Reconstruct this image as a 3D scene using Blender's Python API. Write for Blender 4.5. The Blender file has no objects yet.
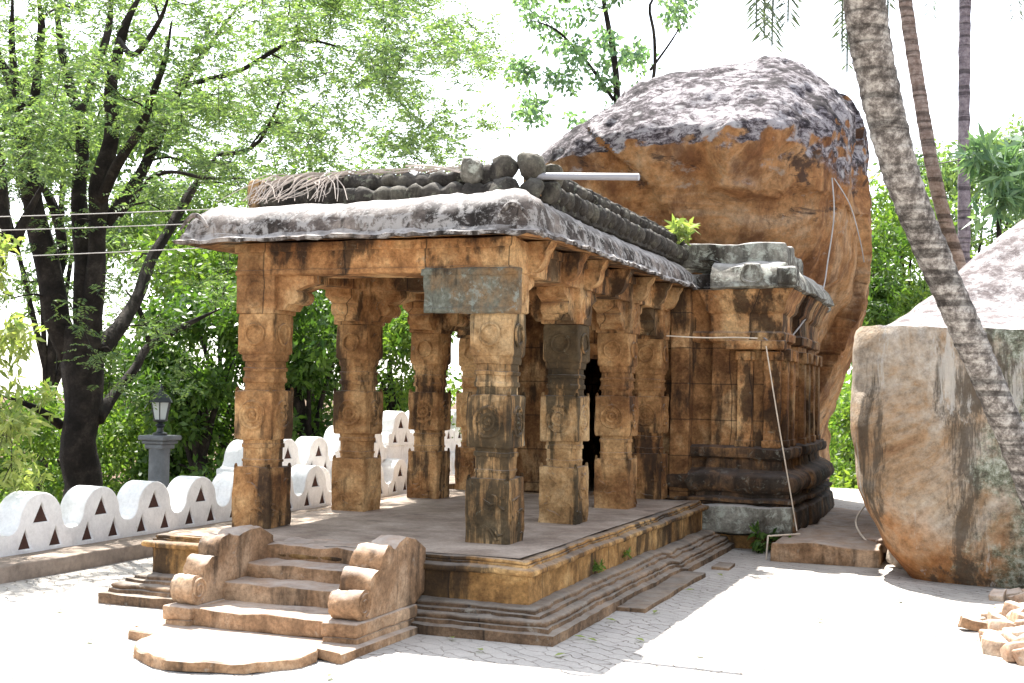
import bpy, math, random
import numpy as np
from mathutils import Vector, Matrix, noise
random.seed(7); rng=np.random.default_rng(7)
D=bpy.data; S=bpy.context.scene; C=S.collection
PI=math.pi
# ------------------------------------------------ camera
F,YAW,PIT,ROL,H=1252.,.3714,.0384,.0189,2.0
_f=Vector((-math.sin(YAW)*math.cos(PIT),math.cos(YAW)*math.cos(PIT),math.sin(PIT)))
_r=Vector((math.cos(YAW),math.sin(YAW),0)); _u=_r.cross(_f)
cr=_r*math.cos(ROL)+_u*math.sin(ROL); cu=-_r*math.sin(ROL)+_u*math.cos(ROL); cf=_f
cam=D.cameras.new('camera'); co=D.objects.new('camera',cam); C.objects.link(co)
M=Matrix((cr,cu,-cf)).transposed().to_4x4(); M.translation=Vector((0,0,H)); co.matrix_world=M
cam.lens=F/1024*36; cam.sensor_width=36; cam.clip_end=2000; S.camera=co
def at(px,py,d): return Vector((0,0,H))+(cf+cr*((px-512)/F)+cu*((341.5-py)/F))*d
# ------------------------------------------------ light
SD=Vector((-1.15,1.6,3.4)).normalized()       # towards the sun
sl=D.lights.new('sun','SUN'); sl.energy=5; sl.angle=math.radians(.5); sl.color=(1,.95,.88)
so=D.objects.new('sun',sl); C.objects.link(so); so.rotation_euler=SD.to_track_quat('Z','Y').to_euler(); so.location=(0,0,30)
W=D.worlds.new('World'); S.world=W; W.use_nodes=True
nt=W.node_tree; bg=nt.nodes['Background']; sk=nt.nodes.new('ShaderNodeTexSky'); sk.sky_type='NISHITA'; sk.sun_disc=False
sk.sun_elevation=math.asin(SD.z); sk.sun_rotation=math.atan2(SD.x,SD.y); sk.air_density=1.0; sk.dust_density=1.2; sk.ozone_density=.6
hs=nt.nodes.new('ShaderNodeHueSaturation'); hs.inputs['Saturation'].default_value=.35; nt.links.new(sk.outputs[0],hs.inputs['Color']); nt.links.new(hs.outputs[0],bg.inputs[0]); bg.inputs[1].default_value=.15
S.view_settings.view_transform='Standard'; S.view_settings.look='None'; S.view_settings.gamma=1; S.view_settings.exposure=1.9
# ------------------------------------------------ materials
def mat(name):
    m=D.materials.new(name); m.use_nodes=True; t=m.node_tree
    return m,t,t.nodes['Principled BSDF']
class NB:
    def __init__(s,t): s.t=t; s.pos=t.nodes.new('ShaderNodeNewGeometry')
    def map(s,scale):
        m=s.t.nodes.new('ShaderNodeMapping'); s.t.links.new(s.pos.outputs['Position'],m.inputs[0]); m.inputs['Scale'].default_value=scale; return m.outputs[0]
    def noise(s,scale=1,detail=6,rough=.6,vec=None,dist=0):
        n=s.t.nodes.new('ShaderNodeTexNoise'); n.inputs['Scale'].default_value=scale; n.inputs['Detail'].default_value=detail; n.inputs['Roughness'].default_value=rough; n.inputs['Distortion'].default_value=dist
        s.t.links.new(vec or s.pos.outputs['Position'],n.inputs['Vector']); return n.outputs[0]
    def vor(s,scale,feat='F1',vec=None):
        n=s.t.nodes.new('ShaderNodeTexVoronoi'); n.feature=feat; n.inputs['Scale'].default_value=scale
        s.t.links.new(vec or s.pos.outputs['Position'],n.inputs['Vector']); return n.outputs['Distance']
    def ramp(s,v,stops):
        r=s.t.nodes.new('ShaderNodeValToRGB'); e=r.color_ramp.elements
        while len(e)<len(stops): e.new(.5)
        for q,(p,c) in zip(e,stops):
            q.position=p; q.color=(c,c,c,1) if not isinstance(c,tuple) else c+(1,)
        s.t.links.new(v,r.inputs[0]); return r.outputs[0]
    def mix(s,f,a,b,mode='MIX'):
        m=s.t.nodes.new('ShaderNodeMix'); m.data_type='RGBA'; m.blend_type=mode
        for k,v in ((0,f),(6,a),(7,b)):
            if isinstance(v,(int,float)): m.inputs[k].default_value=v
            elif isinstance(v,tuple): m.inputs[k].default_value=v+(1,)
            else: s.t.links.new(v,m.inputs[k])
        return m.outputs[2]
    def math(s,op,a,b):
        m=s.t.nodes.new('ShaderNodeMath'); m.operation=op
        for k,v in ((0,a),(1,b)):
            if isinstance(v,(int,float)): m.inputs[k].default_value=v
            else: s.t.links.new(v,m.inputs[k])
        return m.outputs[0]
    def nz(s):
        x=s.t.nodes.new('ShaderNodeSeparateXYZ'); s.t.links.new(s.pos.outputs['Normal'],x.inputs[0]); return x.outputs[2]
    def pz(s):
        x=s.t.nodes.new('ShaderNodeSeparateXYZ'); s.t.links.new(s.pos.outputs['Position'],x.inputs[0]); return x.outputs[2]
    def bump(s,h,b,strength=.5,dist=.02):
        n=s.t.nodes.new('ShaderNodeBump'); n.inputs['Strength'].default_value=strength; n.inputs['Distance'].default_value=dist
        s.t.links.new(h,n.inputs['Height']); s.t.links.new(n.outputs[0],b.inputs['Normal'])
def stone(name,a,b,c,dark=(.018,.014,.011),lich=(.30,.31,.24),dk=(.50,.62),lk=(.60,.72),top=(.30,.27,.24),topk=(.55,.9),topamt=.6,bstr=.7,bd=.02,sc=1.6,streak=(5,5,.7),mort=0,fk=1.,mz=0):
    m,t,P=mat(name); n=NB(t)
    base=n.ramp(n.noise(sc,9,.68,dist=.3),[(.38,a),(.5,b),(.62,c)])
    fine=n.ramp(n.noise(30,9,.75),[(.36,.68),(.5,1.),(.64,1.25)])
    col=n.mix(fk,base,fine,'MULTIPLY')
    blot=n.ramp(n.noise(4.3,8,.75),[(.38,.75),(.62,1.18)]); col=n.mix(fk,col,blot,'MULTIPLY')
    st=n.noise(1,7,.65,vec=n.map(streak)); st2=n.noise(.9,4,.6)
    mk=n.ramp(n.math('ADD',n.math('MULTIPLY',st,.6),n.math('MULTIPLY',st2,.4)),[(dk[0],0.),(dk[1],1.)])
    col=n.mix(n.math('MULTIPLY',mk,.80),col,dark)
    if mort:
        sx=n.t.nodes.new('ShaderNodeSeparateXYZ'); t.links.new(n.pos.outputs['Position'],sx.inputs[0])
        q=n.math('ADD',n.math('MULTIPLY',n.math('ADD',sx.outputs[0],sx.outputs[1]),mort),n.math('MULTIPLY',n.noise(1.3,3,.5),.25))
        fr=n.math('ABSOLUTE',n.math('SUBTRACT',n.math('FRACT',q,0.),.5),0.)
        jm=n.ramp(fr,[(.0,.9),(.009*mort+.004,0.)]); col=n.mix(jm,col,dark)
        cell=n.t.nodes.new('ShaderNodeTexWhiteNoise'); cell.noise_dimensions='1D'; t.links.new(n.math('FLOOR',n.math('ADD',q,.5),0.),cell.inputs['W'])
        col=n.mix(1,col,n.ramp(cell.outputs['Value'],[(0.,.72),(1.,1.2)]),'MULTIPLY')
    if mz:
        fz=n.math('ABSOLUTE',n.math('SUBTRACT',n.math('FRACT',n.math('ADD',n.math('MULTIPLY',n.pz(),mz),n.math('MULTIPLY',n.noise(1.1,3,.5),.08)),0.),.5),0.)
        col=n.mix(n.ramp(fz,[(0.,.85),(.012*mz,0.)]),col,dark)
    lm=n.ramp(n.noise(7,10,.75,dist=.4),[(lk[0],0.),(lk[1],.8)]); col=n.mix(lm,col,lich)
    tm=n.math('MULTIPLY',n.ramp(n.nz(),[(topk[0],0.),(topk[1],1.)]),n.ramp(n.noise(5,6,.7),[(.35,topamt*.4),(.65,topamt)]))
    col=n.mix(tm,col,top)
    t.links.new(col,P.inputs['Base Color']); P.inputs['Roughness'].default_value=.92; P.inputs['Specular IOR Level'].default_value=.25
    h=n.math('ADD',n.noise(9,9,.75),n.math('MULTIPLY',n.noise(34,8,.8),.6))
    cr_=n.ramp(n.vor(3.1,'DISTANCE_TO_EDGE',vec=n.map((1,1,.8))),[(0.,0.),(.012,1.)]) 
    n.bump(h,P,bstr,bd)
    return m
OR1=(.16,.075,.033); OR2=(.34,.17,.075); OR3=(.46,.27,.13)
M_col=stone('carved_sandstone',(.17,.078,.03),(.35,.185,.075),(.56,.35,.165),dk=(.52,.57),lk=(.62,.74),bd=.04,bstr=.9)
M_col2=stone('stained_sandstone',(.16,.085,.035),(.36,.215,.095),(.56,.39,.21),dark=(.016,.018,.013),dk=(.475,.52),lk=(.60,.72),bd=.04,bstr=.9,streak=(5,5,.45))
M_beam=stone('beam_stone',(.18,.08,.03),(.38,.195,.08),(.58,.37,.18),mort=1.15,dk=(.50,.545),lk=(.60,.72),bd=.04,bstr=.9,streak=(3,3,1.2))
M_blue=stone('blue_grey_stone',(.22,.13,.06),(.12,.125,.10),(.19,.20,.165),dk=(.53,.58),lk=(.54,.62),lich=(.25,.28,.25),bstr=1.,bd=.03,sc=1.1)
M_dado=stone('platform_stone',(.12,.062,.022),(.30,.165,.06),(.50,.32,.14),mort=1.0,dk=(.49,.56),lk=(.63,.76),lich=(.26,.24,.17),bd=.03,streak=(4,4,.8))
M_plinth=stone('plinth_stone',(.07,.045,.028),(.16,.10,.06),(.29,.19,.115),mort=.8,dk=(.53,.62),lk=(.57,.68),lich=(.30,.28,.24),top=(.33,.30,.26),topamt=.8,bd=.03)  # upward faces paler: dirt, plus grey sky light painted into the colour
M_step=stone('step_stone',(.15,.085,.045),(.30,.18,.10),(.44,.30,.19),dk=(.52,.62),lk=(.6,.75),lich=(.4,.36,.3),top=(.45,.39,.34),topamt=.9)
M_eave=stone('weathered_eave_stone',(.04,.033,.03),(.11,.09,.08),(.27,.23,.20),mort=.7,dk=(.50,.56),lk=(.49,.56),lich=(.42,.40,.38),top=(.58,.55,.53),topk=(.45,.95),topamt=1.,bstr=1,bd=.035,streak=(7,7,1.4))
M_roll=stone('blackened_roof_stone',(.03,.027,.024),(.06,.053,.045),(.12,.11,.085),dk=(.5,.6),lk=(.56,.68),lich=(.26,.27,.2),top=(.2,.19,.17),topamt=.7,bstr=1,bd=.03)
M_lich=stone('lichen_stone',(.08,.07,.055),(.19,.18,.15),(.30,.29,.25),dk=(.48,.6),lk=(.5,.6),lich=(.42,.44,.38),top=(.55,.52,.5),topamt=.9,bstr=1)
M_dkplinth=stone('dark_plinth_stone',(.04,.03,.022),(.12,.07,.04),(.32,.17,.07),dk=(.49,.57),lk=(.56,.66),lich=(.2,.2,.17),top=(.14,.12,.11),bd=.03)  # dark stone with orange patches for the shrine plinth
M_shr=stone('shrine_wall_stone',(.13,.06,.024),(.32,.165,.068),(.60,.39,.20),mort=1.7,mz=2.1,dk=(.51,.57),lk=(.64,.76),lich=(.28,.26,.2),bd=.03,streak=(4,4,.9))
def flat(name,col,rough=.8,spec=.3,bumps=None,var=.25,sc=6):
    m,t,P=mat(name); n=NB(t)
    c=n.mix(n.ramp(n.noise(sc,6,.7),[(.3,0.),(.7,1.)]),tuple(x*(1-var) for x in col),tuple(min(1,x*(1+var)) for x in col))
    t.links.new(c,P.inputs['Base Color']); P.inputs['Roughness'].default_value=rough; P.inputs['Specular IOR Level'].default_value=spec
    if bumps: n.bump(n.noise(bumps[0],8,.7),P,.6,bumps[1])
    return m
M_floor=stone('worn_stone_floor',(.24,.185,.145),(.32,.26,.21),(.40,.33,.27),dark=(.12,.085,.065),dk=(.56,.66),lk=(.60,.72),lich=(.36,.30,.26),topamt=0.,bstr=.4,bd=.01,streak=(1.5,1.5,1),fk=.6)
M_plaster=stone('whitewashed_plaster',(.70,.70,.70),(.80,.80,.80),(.84,.84,.83),dark=(.42,.40,.36),dk=(.55,.68),lk=(.62,.74),lich=(.45,.45,.41),topamt=0.,bstr=.25,bd=.006,streak=(6,6,.8),fk=.25)
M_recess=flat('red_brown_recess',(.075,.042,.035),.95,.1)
M_kerb=flat('kerb_concrete',(.27,.22,.18),.9,.2,(25,.01),.35,5)
M_metal=flat('black_painted_metal',(.02,.025,.03),.45,.5)
M_lampglass=flat('milky_lantern_glass',(.45,.5,.5),.3,.5,None,.05)
M_pipe=flat('pale_plastic_pipe',(.25,.25,.27),.4,.5,None,.08)
M_wire=flat('black_cable',(.02,.02,.02),.6,.3)
M_gcable=flat('grey_cable',(.33,.31,.29),.6,.3)
M_wcable=flat('white_cord',(.6,.52,.42),.6,.3)
M_dry=flat('dry_grey_roots',(.40,.35,.31),.9,.1)
M_post=flat('grey_painted_pillar',(.13,.14,.15),.8,.3,(20,.01),.3,6)
M_red=stone('red_rubble',(.26,.15,.09),(.42,.30,.21),(.56,.48,.38),dk=(.68,.8),lk=(.6,.75),lich=(.6,.55,.5),top=(.6,.52,.46),topamt=.8)
M_soil=flat('leaf_litter_soil',(.11,.075,.05),1,.1,(8,.05),.4,4)
# ground paving
def m_paving():
    m,t,P=mat('sandy_paving'); n=NB(t)
    col=n.ramp(n.noise(1.3,8,.65),[(.3,(.38,.36,.33)),(.7,(.50,.47,.43))])
    v=n.t.nodes.new('ShaderNodeTexBrick'); mp=n.t.nodes.new('ShaderNodeMapping'); mp.inputs['Rotation'].default_value=(0,0,.62)
    dm=n.t.nodes.new('ShaderNodeVectorMath'); dm.operation='ADD'
    nn=n.t.nodes.new('ShaderNodeTexNoise'); nn.inputs['Scale'].default_value=5; nn.inputs['Detail'].default_value=4
    t.links.new(n.pos.outputs['Position'],nn.inputs['Vector'])
    sc=n.t.nodes.new('ShaderNodeVectorMath'); sc.operation='SCALE'; sc.inputs['Scale'].default_value=.22
    t.links.new(nn.outputs['Color'],sc.inputs[0]); t.links.new(n.pos.outputs['Position'],dm.inputs[0]); t.links.new(sc.outputs[0],dm.inputs[1])
    t.links.new(dm.outputs[0],mp.inputs[0]); t.links.new(mp.outputs[0],v.inputs['Vector'])
    v.inputs['Scale'].default_value=1; v.inputs['Brick Width'].default_value=.24; v.inputs['Row Height'].default_value=.12; v.inputs['Mortar Size'].default_value=.007; v.inputs['Mortar Smooth'].default_value=.6
    v.inputs['Color1'].default_value=(1,1,1,1); v.inputs['Color2'].default_value=(.84,.84,.85,1); v.inputs['Mortar'].default_value=(.42,.38,.35,1)
    dust=n.ramp(n.noise(.8,7,.7),[(.44,0.),(.62,.85)])
    pat=n.mix(dust,v.outputs['Color'],(1,1,1))
    col=n.mix(1,col,pat,'MULTIPLY')
    grit=n.ramp(n.noise(60,4,.7),[(.3,.85),(.7,1.1)]); col=n.mix(1,col,grit,'MULTIPLY')
    t.links.new(col,P.inputs['Base Color']); P.inputs['Roughness'].default_value=.95; P.inputs['Specular IOR Level'].default_value=.15
    n.bump(n.math('ADD',n.math('MULTIPLY',n.noise(14,8,.75),.5),n.math('MULTIPLY',v.outputs['Fac'],-.5)),P,.8,.02)
    return m
M_pave=m_paving()
def m_boulder():
    m,t,P=mat('granite_boulder'); n=NB(t)
    org=n.ramp(n.noise(.55,10,.72,dist=.8),[(.36,(.20,.08,.03)),(.45,(.44,.20,.075)),(.53,(.56,.30,.13)),(.63,(.68,.46,.28))])
    f2=n.ramp(n.noise(7,9,.8),[(.36,.6),(.5,1.),(.64,1.3)]); org=n.mix(1,org,f2,'MULTIPLY')
    st=n.ramp(n.noise(1.1,8,.7,vec=n.map((1,1,.35))),[(.50,0.),(.60,.7)]); org=n.mix(st,org,(.15,.06,.028))
    blk=n.ramp(n.noise(.62,8,.72,vec=n.map((1,1,1.5)),dist=.6),[(.56,0.),(.61,.85)]); org=n.mix(blk,org,(.05,.032,.03))
    pal=n.ramp(n.noise(1.9,8,.75,vec=n.map((.8,.8,1.6))),[(.60,0.),(.66,.6)]); org=n.mix(pal,org,(.52,.45,.38))
    up=n.ramp(n.math('ADD',n.math('MULTIPLY',n.noise(6,8,.8,vec=n.map((1,1,1.8)),dist=.5),.6),n.math('MULTIPLY',n.noise(1.4,4,.6),.4)),[(.445,(.028,.022,.027)),(.485,(.10,.082,.092)),(.512,(.25,.22,.24)),(.555,(.56,.53,.55))])
    spots=n.ramp(n.vor(2.1),[(.10,.9),(.2,0.)]); up=n.mix(n.math('MULTIPLY',spots,n.ramp(n.noise(9,5,.7),[(.4,.3),(.55,1.)])),up,(.66,.65,.66))
    k=n.math('ADD',n.nz(),n.math('MULTIPLY',n.noise(.9,10,.8),1.5))
    fac=n.math('MULTIPLY',n.ramp(k,[(.50,0.),(.66,1.)]),n.ramp(n.math('ADD',n.math('MULTIPLY',n.pz(),.1),n.math('MULTIPLY',n.noise(.7,6,.7),.25)),[(.66,0.),(.69,1.)]))
    col=n.mix(fac,org,up)
    t.links.new(col,P.inputs['Base Color']); P.inputs['Roughness'].default_value=.9; P.inputs['Specular IOR Level'].default_value=.25
    n.bump(n.math('ADD',n.noise(3.2,12,.8,dist=.5),n.math('MULTIPLY',n.noise(18,7,.8),.35)),P,1.,.22)
    return m
M_boul=m_boulder()
def m_boulder2():
    m,t,P=mat('split_granite_face'); n=NB(t)
    base=n.ramp(n.noise(.8,11,.75,dist=.5),[(.36,(.26,.14,.07)),(.46,(.40,.27,.16)),(.54,(.46,.38,.29)),(.64,(.60,.55,.48))]); base=n.mix(1,base,n.ramp(n.noise(9,9,.8),[(.36,.6),(.5,1.),(.64,1.3)]),'MULTIPLY')
    zz=n.pz()
    oz=n.ramp(n.math('ADD',n.math('MULTIPLY',zz,.28),n.math('MULTIPLY',n.noise(1.2,5,.6),.7)),[(.38,(1.0,.68,.42)),(.58,(.98,1.,1.))]); base=n.mix(1,base,oz,'MULTIPLY')
    gx=n.t.nodes.new('ShaderNodeSeparateXYZ'); t.links.new(n.pos.outputs['Position'],gx.inputs[0])
    base=n.mix(1,base,(.80,.76,.74),'MULTIPLY')
    gm=n.ramp(n.math('ADD',n.math('MULTIPLY',gx.outputs[0],.30),n.noise(1.5,8,.75)),[(.44,0.),(.56,.9)])
    gcol=n.ramp(n.noise(9,10,.82),[(.42,(.05,.05,.035)),(.5,(.17,.19,.13)),(.58,(.42,.44,.37))])
    col=n.mix(gm,base,gcol)
    st=n.ramp(n.noise(1,9,.75,vec=n.map((2.2,2.2,.22))),[(.53,0.),(.59,.8)]); col=n.mix(st,col,(.06,.048,.036))
    ws=n.ramp(n.noise(1,9,.75,vec=n.map((3.1,3.1,.3))),[(.57,0.),(.62,.7)]); col=n.mix(ws,col,(.50,.47,.42))
    up=n.ramp(n.noise(3.5,11,.82),[(.42,(.11,.09,.09)),(.5,(.24,.22,.22)),(.57,(.42,.39,.39))])
    fac=n.ramp(n.math('ADD',n.nz(),n.math('MULTIPLY',n.noise(3,5,.7),.3)),[(.62,0.),(.72,1.)])
    col=n.mix(fac,col,up)
    t.links.new(col,P.inputs['Base Color']); P.inputs['Roughness'].default_value=.9; P.inputs['Specular IOR Level'].default_value=.2
    n.bump(n.math('ADD',n.noise(4,10,.72),n.math('MULTIPLY',n.noise(30,7,.7),.3)),P,.9,.08)
    return m
M_boul2=m_boulder2()
def m_leaf(name,a,b,trans=.45,rough=.5):
    m,t,P=mat(name); n=NB(t)
    r=n.ramp(n.pos.outputs['Random Per Island'],[(0.,a),(1.,b)])
    t.links.new(r,P.inputs['Base Color']); P.inputs['Roughness'].default_value=rough; P.inputs['Specular IOR Level'].default_value=.35
    tr=t.nodes.new('ShaderNodeBsdfTranslucent'); tc=n.mix(1,r,(1.15,1.25,.55),'MULTIPLY'); t.links.new(tc,tr.inputs[0])
    mx=t.nodes.new('ShaderNodeMixShader'); mx.inputs[0].default_value=trans
    t.links.new(P.outputs[0],mx.inputs[1]); t.links.new(tr.outputs[0],mx.inputs[2])
    t.links.new(mx.outputs[0],t.nodes['Material Output'].inputs[0])
    return m
L_feather=m_leaf('feathery_leaf',(.06,.115,.065),(.22,.30,.12),.48)
L_dark=m_leaf('dark_glossy_leaf',(.03,.075,.018),(.12,.21,.04),.42,.4)
L_mid=m_leaf('mid_green_leaf',(.055,.125,.025),(.20,.29,.06),.45)
L_pale=m_leaf('pale_yellow_leaf',(.16,.23,.07),(.38,.42,.15),.45)
L_teal=m_leaf('blue_green_leaf',(.05,.13,.075),(.14,.26,.13),.4)
L_teal2=m_leaf('pale_blue_green_leaf',(.09,.17,.12),(.22,.33,.19),.45)
L_palm=m_leaf('palm_frond_leaf',(.07,.10,.07),(.14,.17,.13),.3)
L_grass=m_leaf('undergrowth_leaf',(.06,.13,.02),(.22,.30,.05),.4)
M_bark=stone('dark_bark',(.010,.008,.007),(.020,.016,.014),(.045,.037,.031),dk=(.6,.75),lk=(.66,.8),lich=(.16,.16,.13),topamt=.2,bstr=1,bd=.03,sc=3,streak=(8,8,1))
def m_palm(name,c1,c2,c3,fr):
    m,t,P=mat(name); n=NB(t)
    b=n.ramp(n.noise(9,10,.8),[(.42,c1),(.5,c2),(.58,c3)])
    v=n.vec=None
    rg=n.noise(1,3,.5,vec=n.map((.6,.6,fr)),dist=.2)
    rr=n.ramp(rg,[(.40,.45),(.5,1.),(.6,1.1)]); b=n.mix(1,b,rr,'MULTIPLY')
    t.links.new(b,P.inputs['Base Color']); P.inputs['Roughness'].default_value=.95; P.inputs['Specular IOR Level'].default_value=.15
    n.bump(n.math('ADD',rg,n.noise(20,7,.7)),P,.9,.03); return m
M_palm1=m_palm('lichened_palm_bark',(.085,.075,.068),(.20,.18,.165),(.40,.38,.35),16)
M_palm2=m_palm('ringed_palm_bark',(.17,.12,.10),(.24,.18,.155),(.30,.24,.21),11)
M_palm3=m_palm('slim_palm_bark',(.13,.11,.13),(.19,.16,.18),(.25,.22,.24),13)
# ------------------------------------------------ mesh helpers
class MB:
    def __init__(s): s.v=[]; s.f=[]
    def add(s,vs,fs):
        o=len(s.v); s.v+= [tuple(v) for v in vs]; s.f+=[tuple(i+o for i in f) for f in fs]; return s
    def build(s,name,m,parent=None,smooth=40,amp=0,scale=3,seed=0,amp2=0):
        me=D.meshes.new(name); vs=s.v
        if amp or amp2:
            nv=[]
            for v in vs:
                p=Vector(v); q=p*scale+Vector((seed,seed*1.7,-seed)); d=noise.noise_vector(q)*amp
                if amp2: d+=noise.noise_vector(p*scale*5)*amp2
                nv.append(tuple(p+d))
            vs=nv
        me.from_pydata(vs,[],s.f); me.update()
        if smooth:
            me.shade_smooth()
            if smooth<170: me.set_sharp_from_angle(angle=math.radians(smooth))
        ob=D.objects.new(name,me); ob.data.materials.append(m); C.objects.link(ob)
        if parent:
            ob.parent=parent; ob.matrix_parent_inverse=Matrix.Translation(-parent.location)
        return ob
def lines(a,b,r,seg):
    n=max(1,int(round((b-a-2*r)/seg))) ; L=[a,a+.4*r]+[a+r+(b-a-2*r)*i/n for i in range(n+1)]+[b-.4*r,b]
    return L
def rbox(mb,x0,x1,y0,y1,z0,z1,r=.02,seg=.12):
    r=min(r,.45*min(x1-x0,y1-y0,z1-z0))
    A=[lines(x0,x1,r,seg),lines(y0,y1,r,seg),lines(z0,z1,r,seg)]; lo=Vector((x0+r,y0+r,z0+r)); hi=Vector((x1-r,y1-r,z1-r))
    idx={}; vs=[]; fs=[]
    def vid(k):
        if k in idx: return idx[k]
        p=Vector((A[0][k[0]],A[1][k[1]],A[2][k[2]])); q=Vector([min(max(p[i],lo[i]),hi[i]) for i in range(3)]); d=p-q
        if d.length>1e-9: p=q+d.normalized()*min(d.length,r) if (abs(d.x)>1e-9)+(abs(d.y)>1e-9)+(abs(d.z)>1e-9)>1 else p
        idx[k]=len(vs); vs.append(p); return idx[k]
    N=[len(a)-1 for a in A]
    for ax in range(3):
        b,c=(ax+1)%3,(ax+2)%3
        for side in (0,N[ax]):
            for i in range(N[b]):
                for j in range(N[c]):
                    q=[]
                    for di,dj in ((0,0),(1,0),(1,1),(0,1)):
                        k=[0,0,0]; k[ax]=side;k[b]=i+di;k[c]=j+dj; q.append(vid(tuple(k)))
                    fs.append(q if side else q[::-1])
    mb.add(vs,fs); return mb
def sweep(mb,path,prof,closed=True,seg=.1,cap=False):
    """profile (outward offset, z) swept round a CCW path, mitred"""
    n=len(path); P=[Vector(p) for p in path]; mit=[]
    for i in range(n):
        a=P[i]-P[i-1] if (closed or i>0) else P[1]-P[0]; b=P[(i+1)%n]-P[i] if (closed or i<n-1) else P[-1]-P[-2]
        a=a.normalized(); b=b.normalized(); na=Vector((a.y,-a.x)); nb=Vector((b.y,-b.x)); m=(na+nb)
        m=m/(m.dot(na)) if m.length>1e-6 else na; mit.append(m)
    st=[]
    for i in range(n if closed else n-1):
        j=(i+1)%n; L=(P[j]-P[i]).length; k=max(1,int(L/seg))
        ts=[q/k for q in range(k)]
        if k>3: ts=sorted(set(ts+[.012/L*1.,1-.012/L]))
        for t_ in ts: st.append((P[i].lerp(P[j],t_),mit[i].lerp(mit[j],t_)))
    if not closed: st.append((P[-1],mit[-1]))
    # densify profile
    pr=[]
    for a,b in zip(prof,prof[1:]):
        L=math.dist(a,b); k=max(1,int(L/.07))
        pr+=[(a[0]+(b[0]-a[0])*q/k,a[1]+(b[1]-a[1])*q/k) for q in range(k)]
    pr.append(prof[-1]); m_=len(pr)
    vs=[(p.x+o.x*a,p.y+o.y*a,z) for p,o in st for a,z in pr]; fs=[]
    R_=len(st)
    for i in range(R_ if closed else R_-1):
        j=(i+1)%R_
        for q in range(m_-1): fs.append((i*m_+q,j*m_+q,j*m_+q+1,i*m_+q+1))
    if cap and not closed: fs.append(tuple(range(m_))); fs.append(tuple((R_-1)*m_+q for q in reversed(range(m_))))
    mb.add(vs,fs); return mb
def arc(cx,cz,r,a0,a1,n=7,rz=None):
    rz=rz or r
    return [(cx+r*math.cos(math.radians(a0+(a1-a0)*i/n)),cz+rz*math.sin(math.radians(a0+(a1-a0)*i/n))) for i in range(n+1)]
def tube(mb,pts,rad,k=8,cap=True):
    P=[Vector(p) for p in pts]; n=len(P)
    if not hasattr(rad,'__len__'): rad=[rad]*n
    T=[(P[min(i+1,n-1)]-P[max(i-1,0)]).normalized() for i in range(n)]
    u=T[0].orthogonal().normalized(); vs=[]
    for i in range(n):
        u=(u-T[i]*u.dot(T[i])); u=u.normalized() if u.length>1e-6 else T[i].orthogonal().normalized()
        w=T[i].cross(u)
        for j in range(k):
            a=2*PI*j/k; vs.append(P[i]+(u*math.cos(a)+w*math.sin(a))*rad[i])
    fs=[(i*k+j,i*k+(j+1)%k,(i+1)*k+(j+1)%k,(i+1)*k+j) for i in range(n-1) for j in range(k)]
    if cap: fs+=[tuple(reversed(range(k))),tuple((n-1)*k+j for j in range(k))]
    mb.add(vs,fs); return mb
def smoothpts(P,rad,sub=4):
    P=[Vector(p) for p in P]; out=[];ro=[]
    for i in range(len(P)-1):
        p0=P[max(i-1,0)];p1=P[i];p2=P[i+1];p3=P[min(i+2,len(P)-1)]
        for q in range(sub):
            t=q/sub; out.append(.5*((2*p1)+(p2-p0)*t+(2*p0-5*p1+4*p2-p3)*t*t+(-p0+3*p1-3*p2+p3)*t**3)); ro.append(rad[i]+(rad[i+1]-rad[i])*t)
    out.append(P[-1]); ro.append(rad[-1]); return out,ro
def lathe(mb,c,prof,k=24):
    vs=[];n=len(prof)
    for r,z in prof:
        for j in range(k): a=2*PI*j/k; vs.append((c[0]+r*math.cos(a),c[1]+r*math.sin(a),c[2]+z))
    fs=[(i*k+j,i*k+(j+1)%k,(i+1)*k+(j+1)%k,(i+1)*k+j) for i in range(n-1) for j in range(k)]
    fs+=[tuple(reversed(range(k))),tuple((n-1)*k+j for j in range(k))]
    mb.add(vs,fs); return mb
def tag(o,label=None,cat=None,group=None,kind=None):
    if label:o['label']=label
    if cat:o['category']=cat
    if group:o['group']=group
    if kind:o['kind']=kind
    return o
def empty(name,loc,label,cat,group=None):
    o=D.objects.new(name,None); C.objects.link(o); o.location=loc; o.empty_display_size=.2; tag(o,label,cat,group); return o
def copyobj(o,parent=None,off=Vector((0,0,0)),rot=None):
    c=o.copy(); C.objects.link(c)
    if parent: c.parent=parent
    return c
# ------------------------------------------------ terrain, courtyard, kerb
def terr(x,y):
    h=-.06
    if x<-10.1: h-= min(5,(-10.1-x)*.38)
    if y>27: h-=min(4,(y-27)*.2)*(1 if x<2 else .2)
    return h
xs=sorted(set([-600,-300,-150,-90,-60,-45]+[ -36+i*1.0 for i in range(0,66)]+[32,45,80,150,300,600])); ys=sorted(set([-300,-100,-40,-15]+[-6+i for i in range(60)]+[60,80,120,200,400,900]))
mb=MB(); nx=len(xs)
mb.add([(x,y,terr(x,y)+(noise.noise(Vector((x*.3,y*.3,0)))*.25 if x<-11 or y>29 else 0)) for y in ys for x in xs],[(j*nx+i,j*nx+i+1,(j+1)*nx+i+1,(j+1)*nx+i) for j in range(len(ys)-1) for i in range(nx-1)])
tag(mb.build('ground',M_soil,smooth=170),'brown leaf strewn earth sloping away below the courtyard','ground',kind='structure')
mb=MB(); gx=np.arange(-10.0,8.01,.25); gy=np.arange(-4,28.01,.25); nx=len(gx)
mb.add([(x,y,noise.noise(Vector((x*.6,y*.6,3)))*.012) for y in gy for x in gx],[(j*nx+i,j*nx+i+1,(j+1)*nx+i+1,(j+1)*nx+i) for j in range(len(gy)-1) for i in range(nx-1)])
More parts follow.
